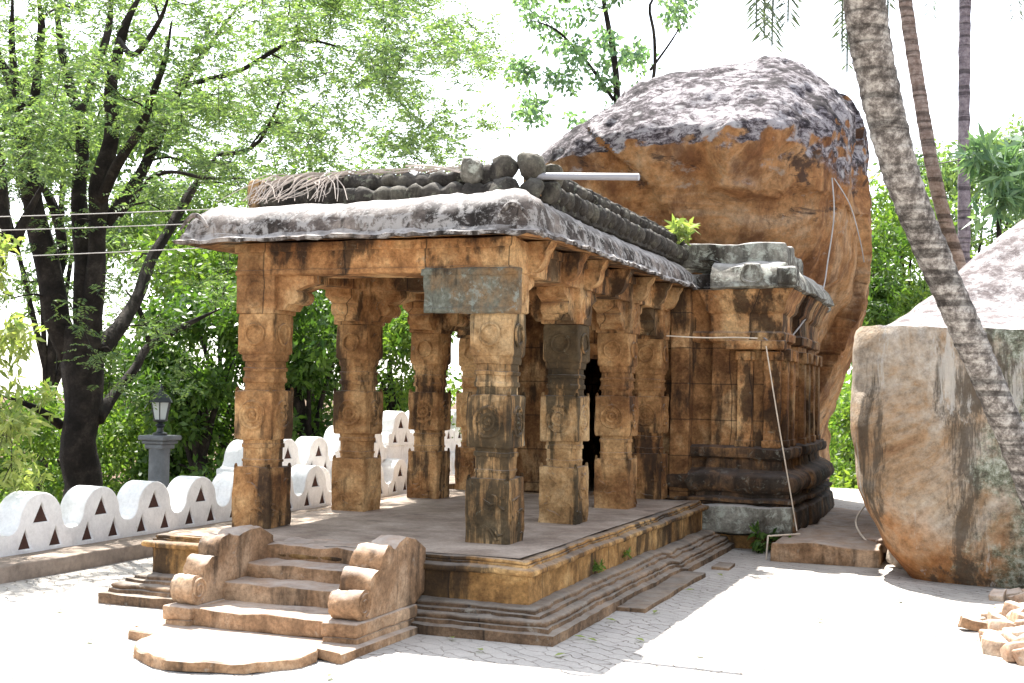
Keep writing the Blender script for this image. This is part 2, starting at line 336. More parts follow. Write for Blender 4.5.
tag(mb.build('paving',M_pave,smooth=170),'sun bleached sandy paved courtyard','paving',kind='structure')
mb=MB(); rbox(mb,-9.62,-9.1,-2,17.4,-.1,.17,.02,.25)
tag(mb.build('kerb',M_kerb,amp=.012,scale=2),'low grey brown concrete kerb along the white wall','kerb',kind='structure')
# ------------------------------------------------ temple
T=empty('stone_temple',(-5.5,13,0),'weathered orange stone pillared temple porch joined to a small shrine under the boulder','temple')
XL,XR,YF,YBk=-7.60,-3.24,9.30,16.4
path=[(XL,YF),(XR,YF),(XR,YBk),(XL,YBk)]
def inset(path,d):
    (x0,y0),(x1,y1)=path[0],path[2]; return [(x0+d,y0+d),(x1-d,y0+d),(x1-d,y1-d),(x0+d,y1-d)]
def irr(mb,amp): return mb
mb=MB(); sweep(mb,path,[(-.2,-.05),(0,-.05),(.0,.085),(-.06,.095),(-.065,.125),(-.09,.13)]+arc(-.13,.15,.05,-30,75,5,.028)+[(-.165,.178),(-.17,.202),(-.215,.207),(-.22,.216)]+arc(-.26,.222,.04,-10,80,4,.022)+[(-.335,.256),(-.38,.257)],seg=.12)
mb.v=[(x+.045,y,z-.02) if (x>-4 and y>13.6) else (x,y,z) if x>-4 else (x,y,z) for x,y,z in mb.v]
mb.build('plinth_moulding',M_plinth,T,amp=.012,scale=1.6,amp2=.014,smooth=28)
mb=MB(); sweep(mb,path,[(-.335,.235),(-.335,.485),(-.33,.49)],seg=.12); mb.build('platform_wall',M_dado,T,amp=.015,scale=3,amp2=.004)
mb=MB(); sweep(mb,path,[(-.36,.475),(-.29,.485)]+arc(-.285,.515,.028,-90,90,5)+[(-.31,.548),(-.335,.55),(-.335,.568)]+arc(-.37,.583,.02,-60,90,3)+[(-.42,.60),(-.44,.585),(-.50,.588)],seg=.12); mb.build('cornice_moulding',M_dado,T,amp=.014,scale=1.6,amp2=.010)
mb=MB(); g=inset(path,.46); nxx,nyy=30,50
mb.add([(g[0][0]+(g[1][0]-g[0][0])*i/nxx,g[0][1]+(g[2][1]-g[0][1])*j/nyy,.600) for j in range(nyy+1) for i in range(nxx+1)],[(j*(nxx+1)+i,j*(nxx+1)+i+1,(j+1)*(nxx+1)+i+1,(j+1)*(nxx+1)+i) for j in range(nyy) for i in range(nxx)])
mb.build('floor',M_floor,T,amp=.006,scale=1.5)
# broken outer strip of stone along the side
mb=MB(); rbox(mb,-3.26,-2.98,11.1,13.6,-.03,.045,.012,.15); mb.build('footing_stone',M_plinth,T,amp=.02,scale=2)
mb=MB(); rbox(mb,-3.05,-2.85,14.2,14.6,-.03,.035,.012,.15); mb.build('footing_stone',M_plinth,T,amp=.02,scale=2)
# steps
for (a,b,z0,z1) in ((8.46,9.3,.07,.215),(8.90,9.7,.20,.36),(9.26,9.85,.34,.475),(9.56,10.1,.46,.604)):
    mb=MB(); rbox(mb,-6.02,-4.72,a,b,z0,z1,.015,.12); mb.build('step',M_step,T,amp=.016,scale=4,amp2=.014)
mb=MB(); rbox(mb,-6.1,-4.7,9.1,9.9,-.02,.33,.01,.3); mb.build('step_core',M_plinth,T)
# scroll balustrades
def extr(mb,prof,x0,x1,k=4,bev=.02):
    n=len(prof); cx=sum(p[0] for p in prof)/n; cz=sum(p[1] for p in prof)/n
    xs=[x0,x0+bev]+[x0+bev+(x1-x0-2*bev)*i/k for i in range(1,k)]+[x1-bev,x1]; vs=[]
    for q,x in enumerate(xs):
        s=.955 if q in (0,len(xs)-1) else 1
        vs+=[(x,cx+(a-cx)*s,cz+(b-cz)*s) for a,b in prof]
    m_=len(xs); fs=[(i*n+j,(i+1)*n+j,(i+1)*n+(j+1)%n,i*n+(j+1)%n) for i in range(m_-1) for j in range(n)]
    fs+=[tuple(range(n)),tuple((m_-1)*n+j for j in reversed(range(n)))]
    mb.add(vs,fs)
def balustrade(x0,x1,y0):
    mb=MB(); rbox(mb,x0-.02,x1+.02,y0-.04,9.42,.0,.115,.02,.12); rbox(mb,x0-.03,x1+.03,y0-.06,9.42,.115,.225,.025,.12)
    b=mb.build('balustrade',M_step,T,amp=.012,scale=5,amp2=.005)
    mb=MB()
    P=arc(y0+.10,.335,.115,-80,-295,14)+arc(y0+.29,.475,.12,205,85,7)+arc(y0+.49,.625,.125,200,70,8)+[(y0+.60,.725),(y0+.66,.73),(y0+.71,.765),(y0+.82,.78),(y0+1.0,.765),(y0+1.2,.66),(y0+1.22,.30),(y0+1.0,.225)]
    P=P[::-1]; extr(mb,P,x0,x1,6)
    s=mb.build('scroll_rail',M_step,b,amp=.024,scale=5,amp2=.014,smooth=50)
    for xx in (x0-.004,x1+.004):
        mb=MB(); pts=[]
        for i in range(40):
            a=-1.2+i*.30; r=.105*(1-i/46); pts.append((xx,y0+.10+r*math.cos(a),.345+r*math.sin(a)))
        tube(mb,pts,.010,6); mb.build('spiral',M_step,b)
balustrade(-6.21,-6.00,8.46); balustrade(-4.74,-4.48,8.42)
# columns
def ngon_ring(c,w,ch,n=1):
    """square of half-width w with chamfer ch, 8*? points"""
    a=w-ch; base=[(w,-a),(w,a),(a,w),(-a,w),(-w,a),(-w,-a),(-a,-w),(a,-w)]; out=[]
    for i in range(8):
        p=base[i];q=base[(i+1)%8]; k=4 if i%2==0 else 2
        for j in range(k): t=j/k; out.append((p[0]+(q[0]-p[0])*t,p[1]+(q[1]-p[1])*t))
    return out
CP=[(.60,.21,.012),(.86,.212,.012),(1.17,.21,.012),(1.19,.205,.02),(1.192,.165,.06),(1.24,.165,.062),(1.245,.172,.062),(1.265,.172,.062),(1.27,.163,.062),(1.38,.165,.062),(1.385,.176,.06),(1.42,.176,.06),(1.425,.168,.06),(1.462,.17,.055),
    (1.465,.20,.012),(1.48,.21,.012),(1.72,.212,.012),(1.93,.21,.012),(1.945,.20,.015),(1.948,.168,.06),(2.0,.165,.064),(2.02,.17,.064),(2.025,.182,.066),(2.06,.186,.068),(2.075,.176,.066),(2.13,.172,.066),(2.135,.184,.068),(2.165,.186,.068),(2.17,.172,.066),(2.23,.17,.064),(2.235,.184,.062),(2.28,.19,.055),(2.30,.185,.05),(2.305,.192,.03),(2.33,.2,.012),(2.66,.2,.012),(2.70,.195,.015)]
def col_mesh(seed):
    mb=MB(); vs=[]; pr=[]
    for (a,b) in zip(CP,CP[1:]):
        k=max(1,int((b[0]-a[0])/.06))
        for q in range(k): t=q/k; pr.append(tuple(a[i]+(b[i]-a[i])*t for i in range(3)))
    pr.append(CP[-1])
    for z,w,ch in pr: vs+=[(x,y,z-.6) for x,y in ngon_ring(0,w,ch)]
    n=24; fs=[(i*n+j,i*n+(j+1)%n,(i+1)*n+(j+1)%n,(i+1)*n+j) for i in range(len(pr)-1) for j in range(n)]
    fs.append(tuple((len(pr)-1)*n+j for j in range(n)))
    mb.add(vs,fs)
    # carved rings, petals and corner tips on each face
    def ring(ax,sg,zc,R,r):
        pts=[]
        for i in range(17):
            a=2*PI*i/16; u,v=R*math.cos(a),zc-.6+R*math.sin(a)
            pts.append((sg*(.212),u,v) if ax==0 else (u,sg*(.212),v))
        tube(mb,pts,r,5,False)
    for ax in (0,1):
        for sg in (-1,1):
            ring(ax,sg,1.70,.135,.02); ring(ax,sg,1.70,.07,.016); ring(ax,sg,1.70,.02,.022); ring(ax,sg,2.5,.10,.014)
            for i in range(8):
                a=2*PI*i/8; c,s=math.cos(a),math.sin(a)
                p=[(sg*.212,c*.075,1.1+s*.075),(sg*.214,c*.125,1.1+s*.125)]
                if ax: p=[(q[1],q[0],q[2]) for q in p]
                tube(mb,p,.010,4)
            # figure relief on lower block
            rg=random.Random(seed*7+ax*3+sg)
            for i in range(7):
                u0=rg.uniform(-.13,.13); z0=rg.uniform(.06,.45); pts=[]
                a=rg.uniform(0,6.3)
                for q in range(6):
                    p=(sg*.212,u0,z0); pts.append(p if ax==0 else (u0,sg*.212,z0)); a+=rg.uniform(-.9,.9)
                    u0=max(-.17,min(.17,u0+.045*math.cos(a))); z0=max(.04,min(.52,z0+.045*math.sin(a)))
                tube(mb,pts,[.006,.012,.016,.016,.012,.006],5)
            for cs in (-1,1):
                for zt in (1.19,1.945):
                    dz=.035 if zt!=1.463 else -.03
                    p=[(sg*.19,cs*.19,zt-.6-.3*dz),(sg*.19,cs*.19,zt-.6+dz)]
                    tube(mb,p,[.022,.012],6)
    return mb
def cap_mesh(arms):
    mb=MB(); rbox(mb,-.215,.215,-.215,.215,2.102,2.50,.012,.1)
    for sg in (-1,1):
        tube(mb,[(sg*.217,.12*math.cos(a),2.29+.12*math.sin(a)) for a in [2*PI*i/14 for i in range(15)]],.012,5,False)
        tube(mb,[(.12*math.cos(a),sg*.217,2.29+.12*math.sin(a)) for a in [2*PI*i/14 for i in range(15)]],.012,5,False)
    for (dx,dy,L) in arms:
        # corbel: profile along arm, extruded .3 wide
        pr=[(.2,2.14),(.30,2.14),(.34,2.20),(L*.55,2.20)]+arc(L*.62,2.27,.07,-90,60,6)+[(L*.72,2.34),(L,2.40),(L,2.475),(.2,2.478)]
        for wv in (.15,):
            n=len(pr); vs=[]
            for s in (-wv,-wv+.02,wv-.02,wv):
                for a,z in pr:
                    p=(a,s) ; vs.append((dx*p[0]-dy*p[1],dy*p[0]+dx*p[1],z))
            fs=[(i*n+j,(i+1)*n+j,(i+1)*n+(j+1)%n,i*n+(j+1)%n) for i in range(3) for j in range(n)]+[tuple(range(n)),tuple(3*n+j for j in reversed(range(n)))]
            mb.add(vs,fs)
    return mb
YC=[10.76,12.73,14.67,16.19]
for ri,xc in enumerate((-4.33,-6.83)):
    for k,yc in enumerate(YC):
        sg=-1 if ri==0 else 1
        mb=col_mesh(ri*4+k); mb.v=[(x+xc,y+yc,z+.6) for x,y,z in mb.v]
        o=mb.build('column',M_col2 if (ri,k) in ((0,0),(0,1)) else M_col,T,amp=.012,scale=5,seed=ri*4+k,amp2=.006,smooth=35)
        arms=[(sg,0,.62 if ri else .5)]
        if k>0: arms.append((0,-1,.55))
        if k<3: arms.append((0,1,.55))
        mb=cap_mesh(arms); mb.v=[(x+xc,y+yc,z+.6) for x,y,z in mb.v]
        mb.build('capital',M_beam,o,amp=.012,scale=5,amp2=.006,smooth=35)
        if k==0: tag(o,'dark stained carved stone column at the near right corner' if ri==0 else 'orange carved stone column at the front left corner by the steps')
# blue grey lintel bracket over the near column
mb=MB(); rbox(mb,-4.98,-4.04,10.49,10.60,2.69,3.11,.015,.08); rbox(mb,-5.0,-4.05,10.475,10.53,3.04,3.10,.012,.08); rbox(mb,-4.96,-4.06,10.48,10.53,2.70,2.745,.012,.08)
mb.build('bracket_slab',M_blue,T,amp=.015,scale=5,amp2=.006)
mb=MB()
# architraves
rbox(mb,-7.045,-4.10,10.54,10.98,3.075,3.385,.012,.15); rbox(mb,-7.06,-4.09,10.51,10.56,3.30,3.39,.012,.15); rbox(mb,-7.05,-4.095,10.525,10.56,3.08,3.13,.012,.15)
mb.build('front_beam',M_beam,T,amp=.012,scale=4,amp2=.006)
for xc,s in ((-4.33,1),(-6.83,-1)):
    mb=MB(); rbox(mb,xc-.215,xc+.215,10.985,16.5,3.077,3.383,.012,.15)
    rbox(mb,(xc+.19 if s>0 else xc-.25),(xc+.25 if s>0 else xc-.19),10.99,16.5,3.29,3.381,.012,.15)
    mb.build('side_beam',M_beam,T,amp=.012,scale=4,amp2=.006)
for yc in YC[1:3]:
    mb=MB(); rbox(mb,-6.61,-4.55,yc-.18,yc+.18,3.079,3.38,.012,.2); mb.build('cross_beam',M_beam,T,amp=.01)
mb=MB(); rbox(mb,-7.0,-4.15,10.7,16.5,3.40,3.56,.01,.3); mb.build('ceiling_slab',M_beam,T)
# curved corbels carrying the eave on the right side and front
cpr=[(.0,3.07),(.05,3.075)]+[(.05+.13*math.sin(a),3.30-.2*math.cos(a)) for a in [0,.3,.6,.9,1.2,1.5]]+[(.22,3.34),(.24,3.385),(.0,3.387)]
for y in [11.0,12.0,12.75,13.7,14.65,15.5,16.1]:
    mb=MB(); n=len(cpr); vs=[]
    w=.12 if y in(10.98,12.6,14.62) else .08
    for s in (-w,-w+.015,w-.015,w): vs+=[(-4.12+a,y+s,z) for a,z in cpr]
    mb.add(vs,[(i*n+j,i*n+(j+1)%n,(i+1)*n+(j+1)%n,(i+1)*n+j) for i in range(3) for j in range(n)]+[tuple(reversed(range(n))),tuple(3*n+j for j in range(n))])
    mb.build('corbel',M_beam,T,amp=.014,scale=6,amp2=.006,smooth=35)
# eave (kapota)
ex0,ex1,ey0,ey1=-7.52,-3.74,10.18,16.55
ep=[(ex0,ey0),(ex1,ey0),(ex1,ey1),(ex0,ey1)]
mb=MB(); sweep(mb,ep,[(-.70,3.43),(-.36,3.41),(-.10,3.385),(-.02,3.372)],seg=.12); mb.build('soffit',M_beam,T,amp=.008,scale=3)
prof=[(-.03,3.37),(.0,3.373),(.005,3.40),(-.03,3.415),(-.045,3.435)]+[(-.055-.42*(1-math.cos(a)),3.44+.32*math.sin(a)) for a in [0,.2,.42,.65,.9,1.15,1.4,1.57]]+[(-.75,3.76),(-1.0,3.765)]
mb=MB(); sweep(mb,ep,prof,seg=.09); 
# lift toward the near right corner & sag elsewhere
def lift(v):
    x,y,z=v
    if z>3.42:
        d=math.hypot(x-ex1,y-ey0); z+=(.04*math.exp(-(d/.5)**2)+.07*math.exp(-(d/1.6)**2))*min(1,(z-3.41)/.2); d=math.hypot(x-ex0,y-ey0); z+=.03*math.exp(-(d/.5)**2)
    return (x,y,z)
mb.v=[lift(v) for v in mb.v]
eave=mb.build('eave',M_eave,T,amp=.022,scale=3.2,amp2=.022)
mb=MB(); gq=[(ex0+.9,ey0+.9),(ex1-.9,ey0+.9),(ex1-.9,ey1-.5),(ex0+.9,ey1-.5)]; rbox(mb,gq[0][0],gq[1][0],gq[0][1],gq[2][1],3.6,3.77,.01,.3); mb.build('roof_slab',M_eave,T)
# corner curls on the eave
def curl(cx,cy,sx):
    mb=MB(); pts=[];rd=[]
    for i in range(16):
        t=i/15; a=PI*.05+t*PI*.95
        pts.append((cx+sx*(.02+.30*t),cy-.015+.03*t,3.47+.11*math.sin(a*.9)*1.5)); rd.append(.012+.014*math.sin(PI*t))
    tube(mb,pts,rd,6); mb.build('corner_curl',M_eave,eave,amp=.01,scale=6)
curl(ex1-.06,ey0-.01,-1); curl(ex0+.05,ey0-.01,1)
# rope-like rolls of the front parapet
def rollbar(y,z,x0,x1,r,name,seed):
    mb=MB(); n=int((x1-x0)/.04); pts=[];rd=[]
    for i in range(n+1):
        x=x0+(x1-x0)*i/n; q=(x/.155)%1
        w=r*(.72+.36*abs(math.sin(PI*(x+.05*noise.noise(Vector((x*3,seed,9))))/.19)))*(1+.10*noise.noise(Vector((x*2,seed,0))))
        pts.append((x,y+.02*noise.noise(Vector((x*1.3,seed,5))),z+.03*noise.noise(Vector((x*1.1,seed+3,0))))); rd.append(w)
    tube(mb,pts,rd,12); return mb.build(name,M_roll,T,amp=.035,scale=7,amp2=.012,smooth=60)
rollbar(10.86,3.855,-7.02,-4.35,.105,'parapet_roll',1); rollbar(10.94,4.0,-7.0,-4.4,.085,'parapet_roll',4)
mb=MB(); rbox(mb,-7.1,-6.93,10.74,11.05,3.74,4.08,.07,.05); mb.build('roll_end',M_beam,T,amp=.02,scale=6)
mb=MB(); rbox(mb,-7.05,-6.9,11.0,16.4,3.74,4.02,.05,.15); mb.build('parapet_left',M_roll,T,amp=.05,scale=5)
def knob(c,r,sq,m,name='finial_stone'):
    mb=MB(); x,y,z=c; w=r*.85; rbox(mb,x-w,x+w,y-w,y+w,z-r*sq,z+r*sq,r*.78,r*.3); return mb.build(name,m,T,amp=.07,scale=5,amp2=.02,smooth=50,seed=x*3)
for c,r,m in (((-4.66,10.82,4.07),.14,M_lich),((-4.36,10.9,4.08),.15,M_roll),((-4.08,10.9,4.10),.14,M_roll),((-3.96,11.12,4.03),.12,M_roll),((-4.5,10.98,3.98),.16,M_roll),((-4.06,10.88,3.87),.14,M_roll),((-3.95,11.1,3.86),.12,M_roll),((-4.32,10.8,3.87),.15,M_roll)): knob(c,r,.9,m)
# bead parapet of the right side
mb=MB()
y=11.25; i=0
while y<16.7:
    for z,r in ((3.87,.10),(4.03,.075)):
        pr=[(r*math.sin(PI*q/8)+.001,-r*1.02*math.cos(PI*q/8)) for q in range(9)]; lathe(mb,(-4.02+(.02 if z<4 else -.03),y,z),pr,12)
    y+=.205
mb.build('bead_parapet',M_roll,T,amp=.025,scale=6,amp2=.01,smooth=60)
mb=MB(); rbox(mb,-4.22,-3.98,11.2,16.7,3.74,3.86,.02,.12); rbox(mb,-4.2,-4.03,11.2,16.7,4.06,4.13,.02,.1); mb.build('parapet_ledge',M_roll,T,amp=.02,scale=5,amp2=.01)
# shrine: walls with doorway behind the porch
sx0,sx1,sy0,sy1=-7.0,-2.62,16.42,21.6
mb=MB()
rbox(mb,sx0,-5.65,16.6,16.95,.58,3.4,.01,.3); rbox(mb,-4.95,-3.8,16.6,16.95,.58,3.4,.01,.3); rbox(mb,-5.66,-4.94,16.62,16.93,2.45,3.39,.01,.3)
rbox(mb,sx0,sx0+.35,16.94,sy1,.3,3.39,.01,.4); rbox(mb,-6.66,-3.2,21.0,21.4,.3,3.39,.01,.5)
mb.build('shrine_front_wall',M_shr,T,amp=.012,scale=3)
mb=MB(); rbox(mb,-5.78,-5.62,16.52,16.6,.6,2.5,.01,.2);rbox(mb,-4.98,-4.82,16.52,16.6,.6,2.5,.01,.2); rbox(mb,-5.78,-4.82,16.50,16.598,2.5,2.66,.01,.2); mb.build('door_frame',M_beam,T,amp=.01)
mb=MB(); rbox(mb,sx0+.3,-3.0,16.95,21.1,.45,.58,.01,.5); mb.build('shrine_floor',M_plinth,T); mb=MB(); rbox(mb,sx0,-2.95,16.6,21.4,3.41,3.6,.01,.5); mb.build('shrine_roof',M_eave,T)
mb=MB(); rbox(mb,sx0+.02,-6.5,16.3,16.6,.6,.78,.03,.1); rbox(mb,sx0+.1,-6.55,16.36,16.6,1.05,1.25,.08,.1); rbox(mb,-6.95,-6.65,16.44,16.6,1.3,3.1,.02,.2); mb.build('pilaster',M_beam,T,amp=.012)
# the projecting shrine body: plan with bays stepping in and out
bay=[(-3.86,17.0),(-3.86,16.62),(-3.55,16.62),(-3.55,16.46),(-2.66,16.46),(-2.66,17.35),(-2.84,17.35),(-2.84,17.75),(-2.62,17.75),(-2.62,18.6),(-2.84,18.6),(-2.84,19.0),(-2.66,19.0),(-2.66,19.9),(-2.85,19.9),(-2.85,21.3)]
mb=MB(); sweep(mb,bay,[(0,1.25),(0,2.72)],False,seg=.12); mb.build('shrine_wall',M_shr,T,amp=.012,scale=4,amp2=.005)
mb=MB(); sweep(mb,bay,[(-.1,.0),(.12,.0),(.14,.18)],False); mb.build('shrine_footing',M_dado,T,amp=.03,scale=3)
mb=MB(); sweep(mb,bay,[(.06,.18),(.24,.22),(.27,.30),(.25,.50),(.20,.54),(.17,.545),(.15,.58),(.24,.60),(.24,.64),(.16,.66)]+arc(.12,.84,.15,-75,75,9,.14)+[(.08,1.0),(.05,1.02),(.04,1.14),(.13,1.17),(.15,1.22),(.14,1.29),(.03,1.32),(-.02,1.32)],False,seg=.1)
mb.build('shrine_plinth',M_dkplinth,T,amp=.028,scale=2.5,amp2=.008)
mb=MB(); rbox(mb,-3.84,-2.44,16.12,16.5,.2,.56,.03,.1); mb.build('lichened_block',M_lich,T,amp=.03,scale=3,amp2=.01)
mb=MB(); sweep(mb,bay,[(-.02,2.66),(.05,2.70),(.06,2.80),(.02,2.83),(.02,3.05),(.07,3.10),(.09,3.2),(.16,3.34),(.18,3.37),(.0,3.372)],False,seg=.12); mb.build('shrine_cornice',M_beam,T,amp=.018,scale=4,amp2=.006)
mb=MB(); sweep(mb,bay[3:],[(-.6,3.38),(.20,3.375),(.24,3.40),(.22,3.47),(.17,3.56),(.08,3.68),(-.05,3.74),(-.9,3.76)],False,seg=.1); mb.build('shrine_eave',M_lich,T,amp=.04,scale=2.5,amp2=.014)
mb=MB(); rbox(mb,-4.1,-2.62,16.55,17.3,3.7,4.0,.04,.1); rbox(mb,-4.0,-2.8,17.3,19.5,3.7,4.05,.04,.15);mb.build('shrine_roof_block',M_lich,T,amp=.04,scale=2.5,amp2=.012)
mb=MB()
tube(mb,[(-3.0+.13*math.cos(a),16.235,3.56+.11*math.sin(a)) for a in [2*PI*i/16 for i in range(17)]],.025,6); rbox(mb,-3.12,-2.88,16.22,16.34,3.44,3.70,.06,.04)
mb.build('eave_ornament',M_lich,T,amp=.02,scale=6); mb=MB()
rbox(mb,-2.68,-2.42,16.2,16.5,3.40,3.66,.06,.05)
mb.build('eave_ornament',M_lich,T,amp=.02,scale=6)
# pilasters, shelf and niche frames of the shrine wall
mb=MB()
rbox(mb,-3.33,-2.57,16.20,16.47,2.58,2.70,.02,.08); mb.build('shelf_moulding',M_beam,T,amp=.012,scale=5)
for (a,b) in ((-3.20,-3.0),(-2.86,-2.64)):
    mb=MB(); rbox(mb,a,b,16.385,16.47,1.3,2.45,.012,.1); rbox(mb,a-.03,b+.03,16.36,16.47,2.44,2.56,.02,.08); rbox(mb,a-.02,b+.02,16.37,16.47,1.31,1.40,.012,.1); mb.build('pilaster',M_beam,T,amp=.01,scale=5,amp2=.004)
for y0,xx in ((16.6,-2.66),(17.1,-2.66),(17.85,-2.62),(18.3,-2.62),(19.1,-2.66),(19.6,-2.66)):
    mb=MB(); rbox(mb,xx-.01,xx+.075,y0,y0+.2,1.3,2.45,.012,.1); rbox(mb,xx-.01,xx+.11,y0-.03,y0+.23,2.44,2.60,.02,.08); rbox(mb,xx-.01,xx+.09,y0-.02,y0+.22,1.31,1.40,.012,.1); mb.build('pilaster',M_beam,T,amp=.01,scale=5,amp2=.004)
mb=MB(); rbox(mb,-4.1,-3.84,16.38,16.75,.6,3.38,.02,.15); mb.build('end_pier',M_shr,T,amp=.02,scale=3)
# moonstone slab and paving fragment before the steps
mb=MB(); o=[]
for i in range(25):
    a=PI+PI*i/24; o.append((-5.38+.72*math.cos(a),8.02+.66*math.sin(a)*1.0))
o=[(x+.07+.02*noise.noise(Vector((x*6,y*6,0))),y+.05*noise.noise(Vector((x*4,y*4,7)))) for x,y in [(-6.42,8.62),(-6.42,8.12),(-6.14,8.08)]+o+[(-4.70,8.10),(-4.47,8.04),(-4.47,9.28),(-4.6,9.3),(-6.2,9.3)]]
n=len(o); cx,cy=-5.4,8.4
vs=[(x,y,0.) for x,y in o]+[(x,y,.062) for x,y in o]+[(cx+(x-cx)*.985,cy+(y-cy)*.985,.075) for x,y in o]+[(cx,cy,.078)]
fs=[(i,(i+1)%n,n+(i+1)%n,n+i) for i in range(n)]+[(n+i,n+(i+1)%n,2*n+(i+1)%n,2*n+i) for i in range(n)]+[(2*n+i,2*n+(i+1)%n,3*n) for i in range(n)]
mb.add(vs,fs); tag(mb.build('moonstone',M_step,amp=.02,scale=4,amp2=.012),'flat half round worn stone slab lying before the temple steps','stone slab')
mb=MB(); rbox(mb,-6.46,-6.12,8.36,8.56,-.01,.06,.015,.06); tag(mb.build('stone_fragment',M_step,amp=.02,scale=5),'small reddish broken stone left of the half round step slab','stone')
# stone platform slab at the shrine corner
mb=MB(); rbox(mb,-2.56,-1.28,15.25,20.5,-.03,.23,.03,.12); tag(mb.build('stone_slab',M_step,amp=.05,scale=1.8,amp2=.01),'long rough brown stone slab in the passage between shrine and boulder','stone slab')
# ------------------------------------------------ boulders
def ringed(name,levels,m,label,nx=90,amp=.12,e=2.6,fine=.03,frac=None,sm=170,dense=1):
    """levels: (z,xmin,xmax,yfront,yback)"""
    L=[]
    for a,b in zip(levels,levels[1:]):
        k=max(1,int(dense*(abs(b[0]-a[0]+.001)/.10+math.dist(a[1:],b[1:])/.4)))
        L+=[tuple(a[i]+(b[i]-a[i])*q/k for i in range(5)) for q in range(k)]
    L.append(levels[-1]); vs=[]
    for z,x0,x1,y0,y1 in L:
        for j in range(nx):
            t=2*PI*j/nx; c,s=math.cos(t),math.sin(t)
            x=(x0+x1)/2+(x1-x0)/2*math.copysign(abs(c)**(2/e),c); y=(y0+y1)/2+(y1-y0)/2*math.copysign(abs(s)**(2/e),s); vs.append((x,y,z))
    fs=[(i*nx+j,i*nx+(j+1)%nx,(i+1)*nx+(j+1)%nx,(i+1)*nx+j) for i in range(len(L)-1) for j in range(nx)]
    fs.append(tuple((len(L)-1)*nx+j for j in range(nx))); fs.append(tuple(reversed(range(nx))))
    out=[]
    for v in vs:
        p=Vector(v)
        if frac: p=frac(p)
        d=Vector((0,-1,0))*noise.noise(Vector((p.x*.5,p.y*.5,p.z*1.9)))*amp*1.3+noise.noise_vector(p*.55)*amp*1.6+noise.noise_vector(p*1.6)*amp*.45+noise.noise_vector(p*5)*fine; out.append(tuple(p+d))
    mb=MB(); mb.add(out,fs); return tag(mb.build(name,m,smooth=sm),label,'boulder')
def sst(a,b,x): t=min(1,max(0,(x-a)/(b-a))); return t*t*(3-2*t)
def frac1(p):
    if p.y>22.5: return p
    n_=noise.noise(Vector((p.x*1.3,0,0)))*.12; zl=4.95+.06*(p.x+4)+n_
    # overhanging upper right block, then the diagonal recessed slab under it
    p.y-=.42*sst(zl-.03,zl+.05,p.z)*sst(-4.3,-3.7,p.x)*(1-sst(5.9,6.6,p.z))
    zd=5.35-1.05*(p.x+5.3)+n_*1.4
    p.y+=.26*sst(zd+.04,zd-.04,p.z)*(1-sst(-3.6,-3.2,p.x))*sst(-6.6,-5.6,p.x)
    if p.x>-3.4: p.x+=(.16*sst(3.6,3.9,p.z+.3*noise.noise(Vector((p.y,1,1))))-.36)*sst(-3.4,-2.6,p.x)
    return p
ringed('boulder',[(-.3,-6.5,-3.1,21.6,26),(1.5,-6.9,-2.95,21.3,26),(2.3,-7.2,-2.72,20.9,26),(3.0,-7.4,-2.48,20.4,26),(3.8,-7.6,-2.25,19.7,26.2),(4.5,-7.8,-2.15,19.1,26.2),(5.2,-7.9,-2.1,18.75,26.2),(5.75,-7.8,-2.1,18.45,26),(6.05,-7.5,-2.12,18.5,25.8),(6.4,-7.1,-2.1,18.85,25.5),(6.75,-6.7,-2.14,19.3,25),(7.1,-6.2,-2.3,19.8,24.6),(7.35,-5.75,-2.6,20.3,24.2),(7.55,-5.4,-3.0,20.9,23.8),(7.68,-5.0,-3.4,21.5,23)],M_boul,'huge round grey and orange boulder overhanging the shrine',nx=340,frac=frac1,fine=.05,sm=38,dense=2)
ringed('boulder',[(-.3,-.95,4.5,14.5,20),(.0,-1.0,4.5,14.3,20),(.4,-1.25,4.5,14.12,20.5),(1.0,-1.5,4.6,14.05,21),(1.7,-1.6,4.6,14.15,21),(2.3,-1.62,4.6,14.3,21),(2.70,-1.6,4.6,14.36,21),(2.78,-1.58,4.6,14.40,21),(2.82,-1.45,4.6,14.85,21),(3.05,-1.1,4.6,15.5,21),(3.5,-.6,4.6,16.1,20.8),(4.0,-.1,4.5,16.8,20.6),(4.5,.5,4.3,17.5,20.4),(5.0,1.1,4.0,18.4,20)],M_boul2,'split pale boulder with green lichen and orange base at right',nx=260,amp=.06,e=9,sm=30,fine=.022,dense=2)
# rubble
rs=random.Random(5)
def rubble(c,s,name,label,group,m=M_red,rot=0):
    mb=MB(); rbox(mb,-s[0],s[0],-s[1],s[1],-s[2],s[2],min(s)*.35,min(s)*.6); sd=rs.uniform(0,50)
    o=mb.build(name,m,amp=min(s)*.55,scale=.9/min(s)*.35,seed=sd,smooth=35); o.location=c; o.rotation_euler=(rs.uniform(-.4,.4),rs.uniform(-.4,.4),rot or rs.uniform(0,6))
    return tag(o,label,'stone',group)
RG='broken stones in the heap at right'
k=0
for lay,(nn,zz) in enumerate(((56,.03),(40,.09),(20,.15))):
    for i in range(nn):
        a=rs.uniform(0,2*PI); r=math.sqrt(rs.random())*(1,.7,.4)[lay]
        x=.33+.50*r*math.cos(a); y=11.55+1.2*r*math.sin(a)
        s=rs.uniform(.04,.115); rubble((x,y,zz),(s*1.25,s,s*.75),'broken_stone','reddish chalky broken stone in the heap before the split boulder',RG)
rubble((-.20,11.6,.05),(.12,.06,.045),'broken_stone','brown flat stone lying alone left of the rubble heap',None,M_step,.2)
rubble((-1.25,16.0,.2),(.22,.16,.1),'broken_stone','pale broken stone on the slab against the split boulder',None,M_red,.6)
rubble((-1.05,15.5,.08),(.16,.12,.09),'broken_stone','small pale stone on ground at the foot of the split boulder',None,M_red,.9)
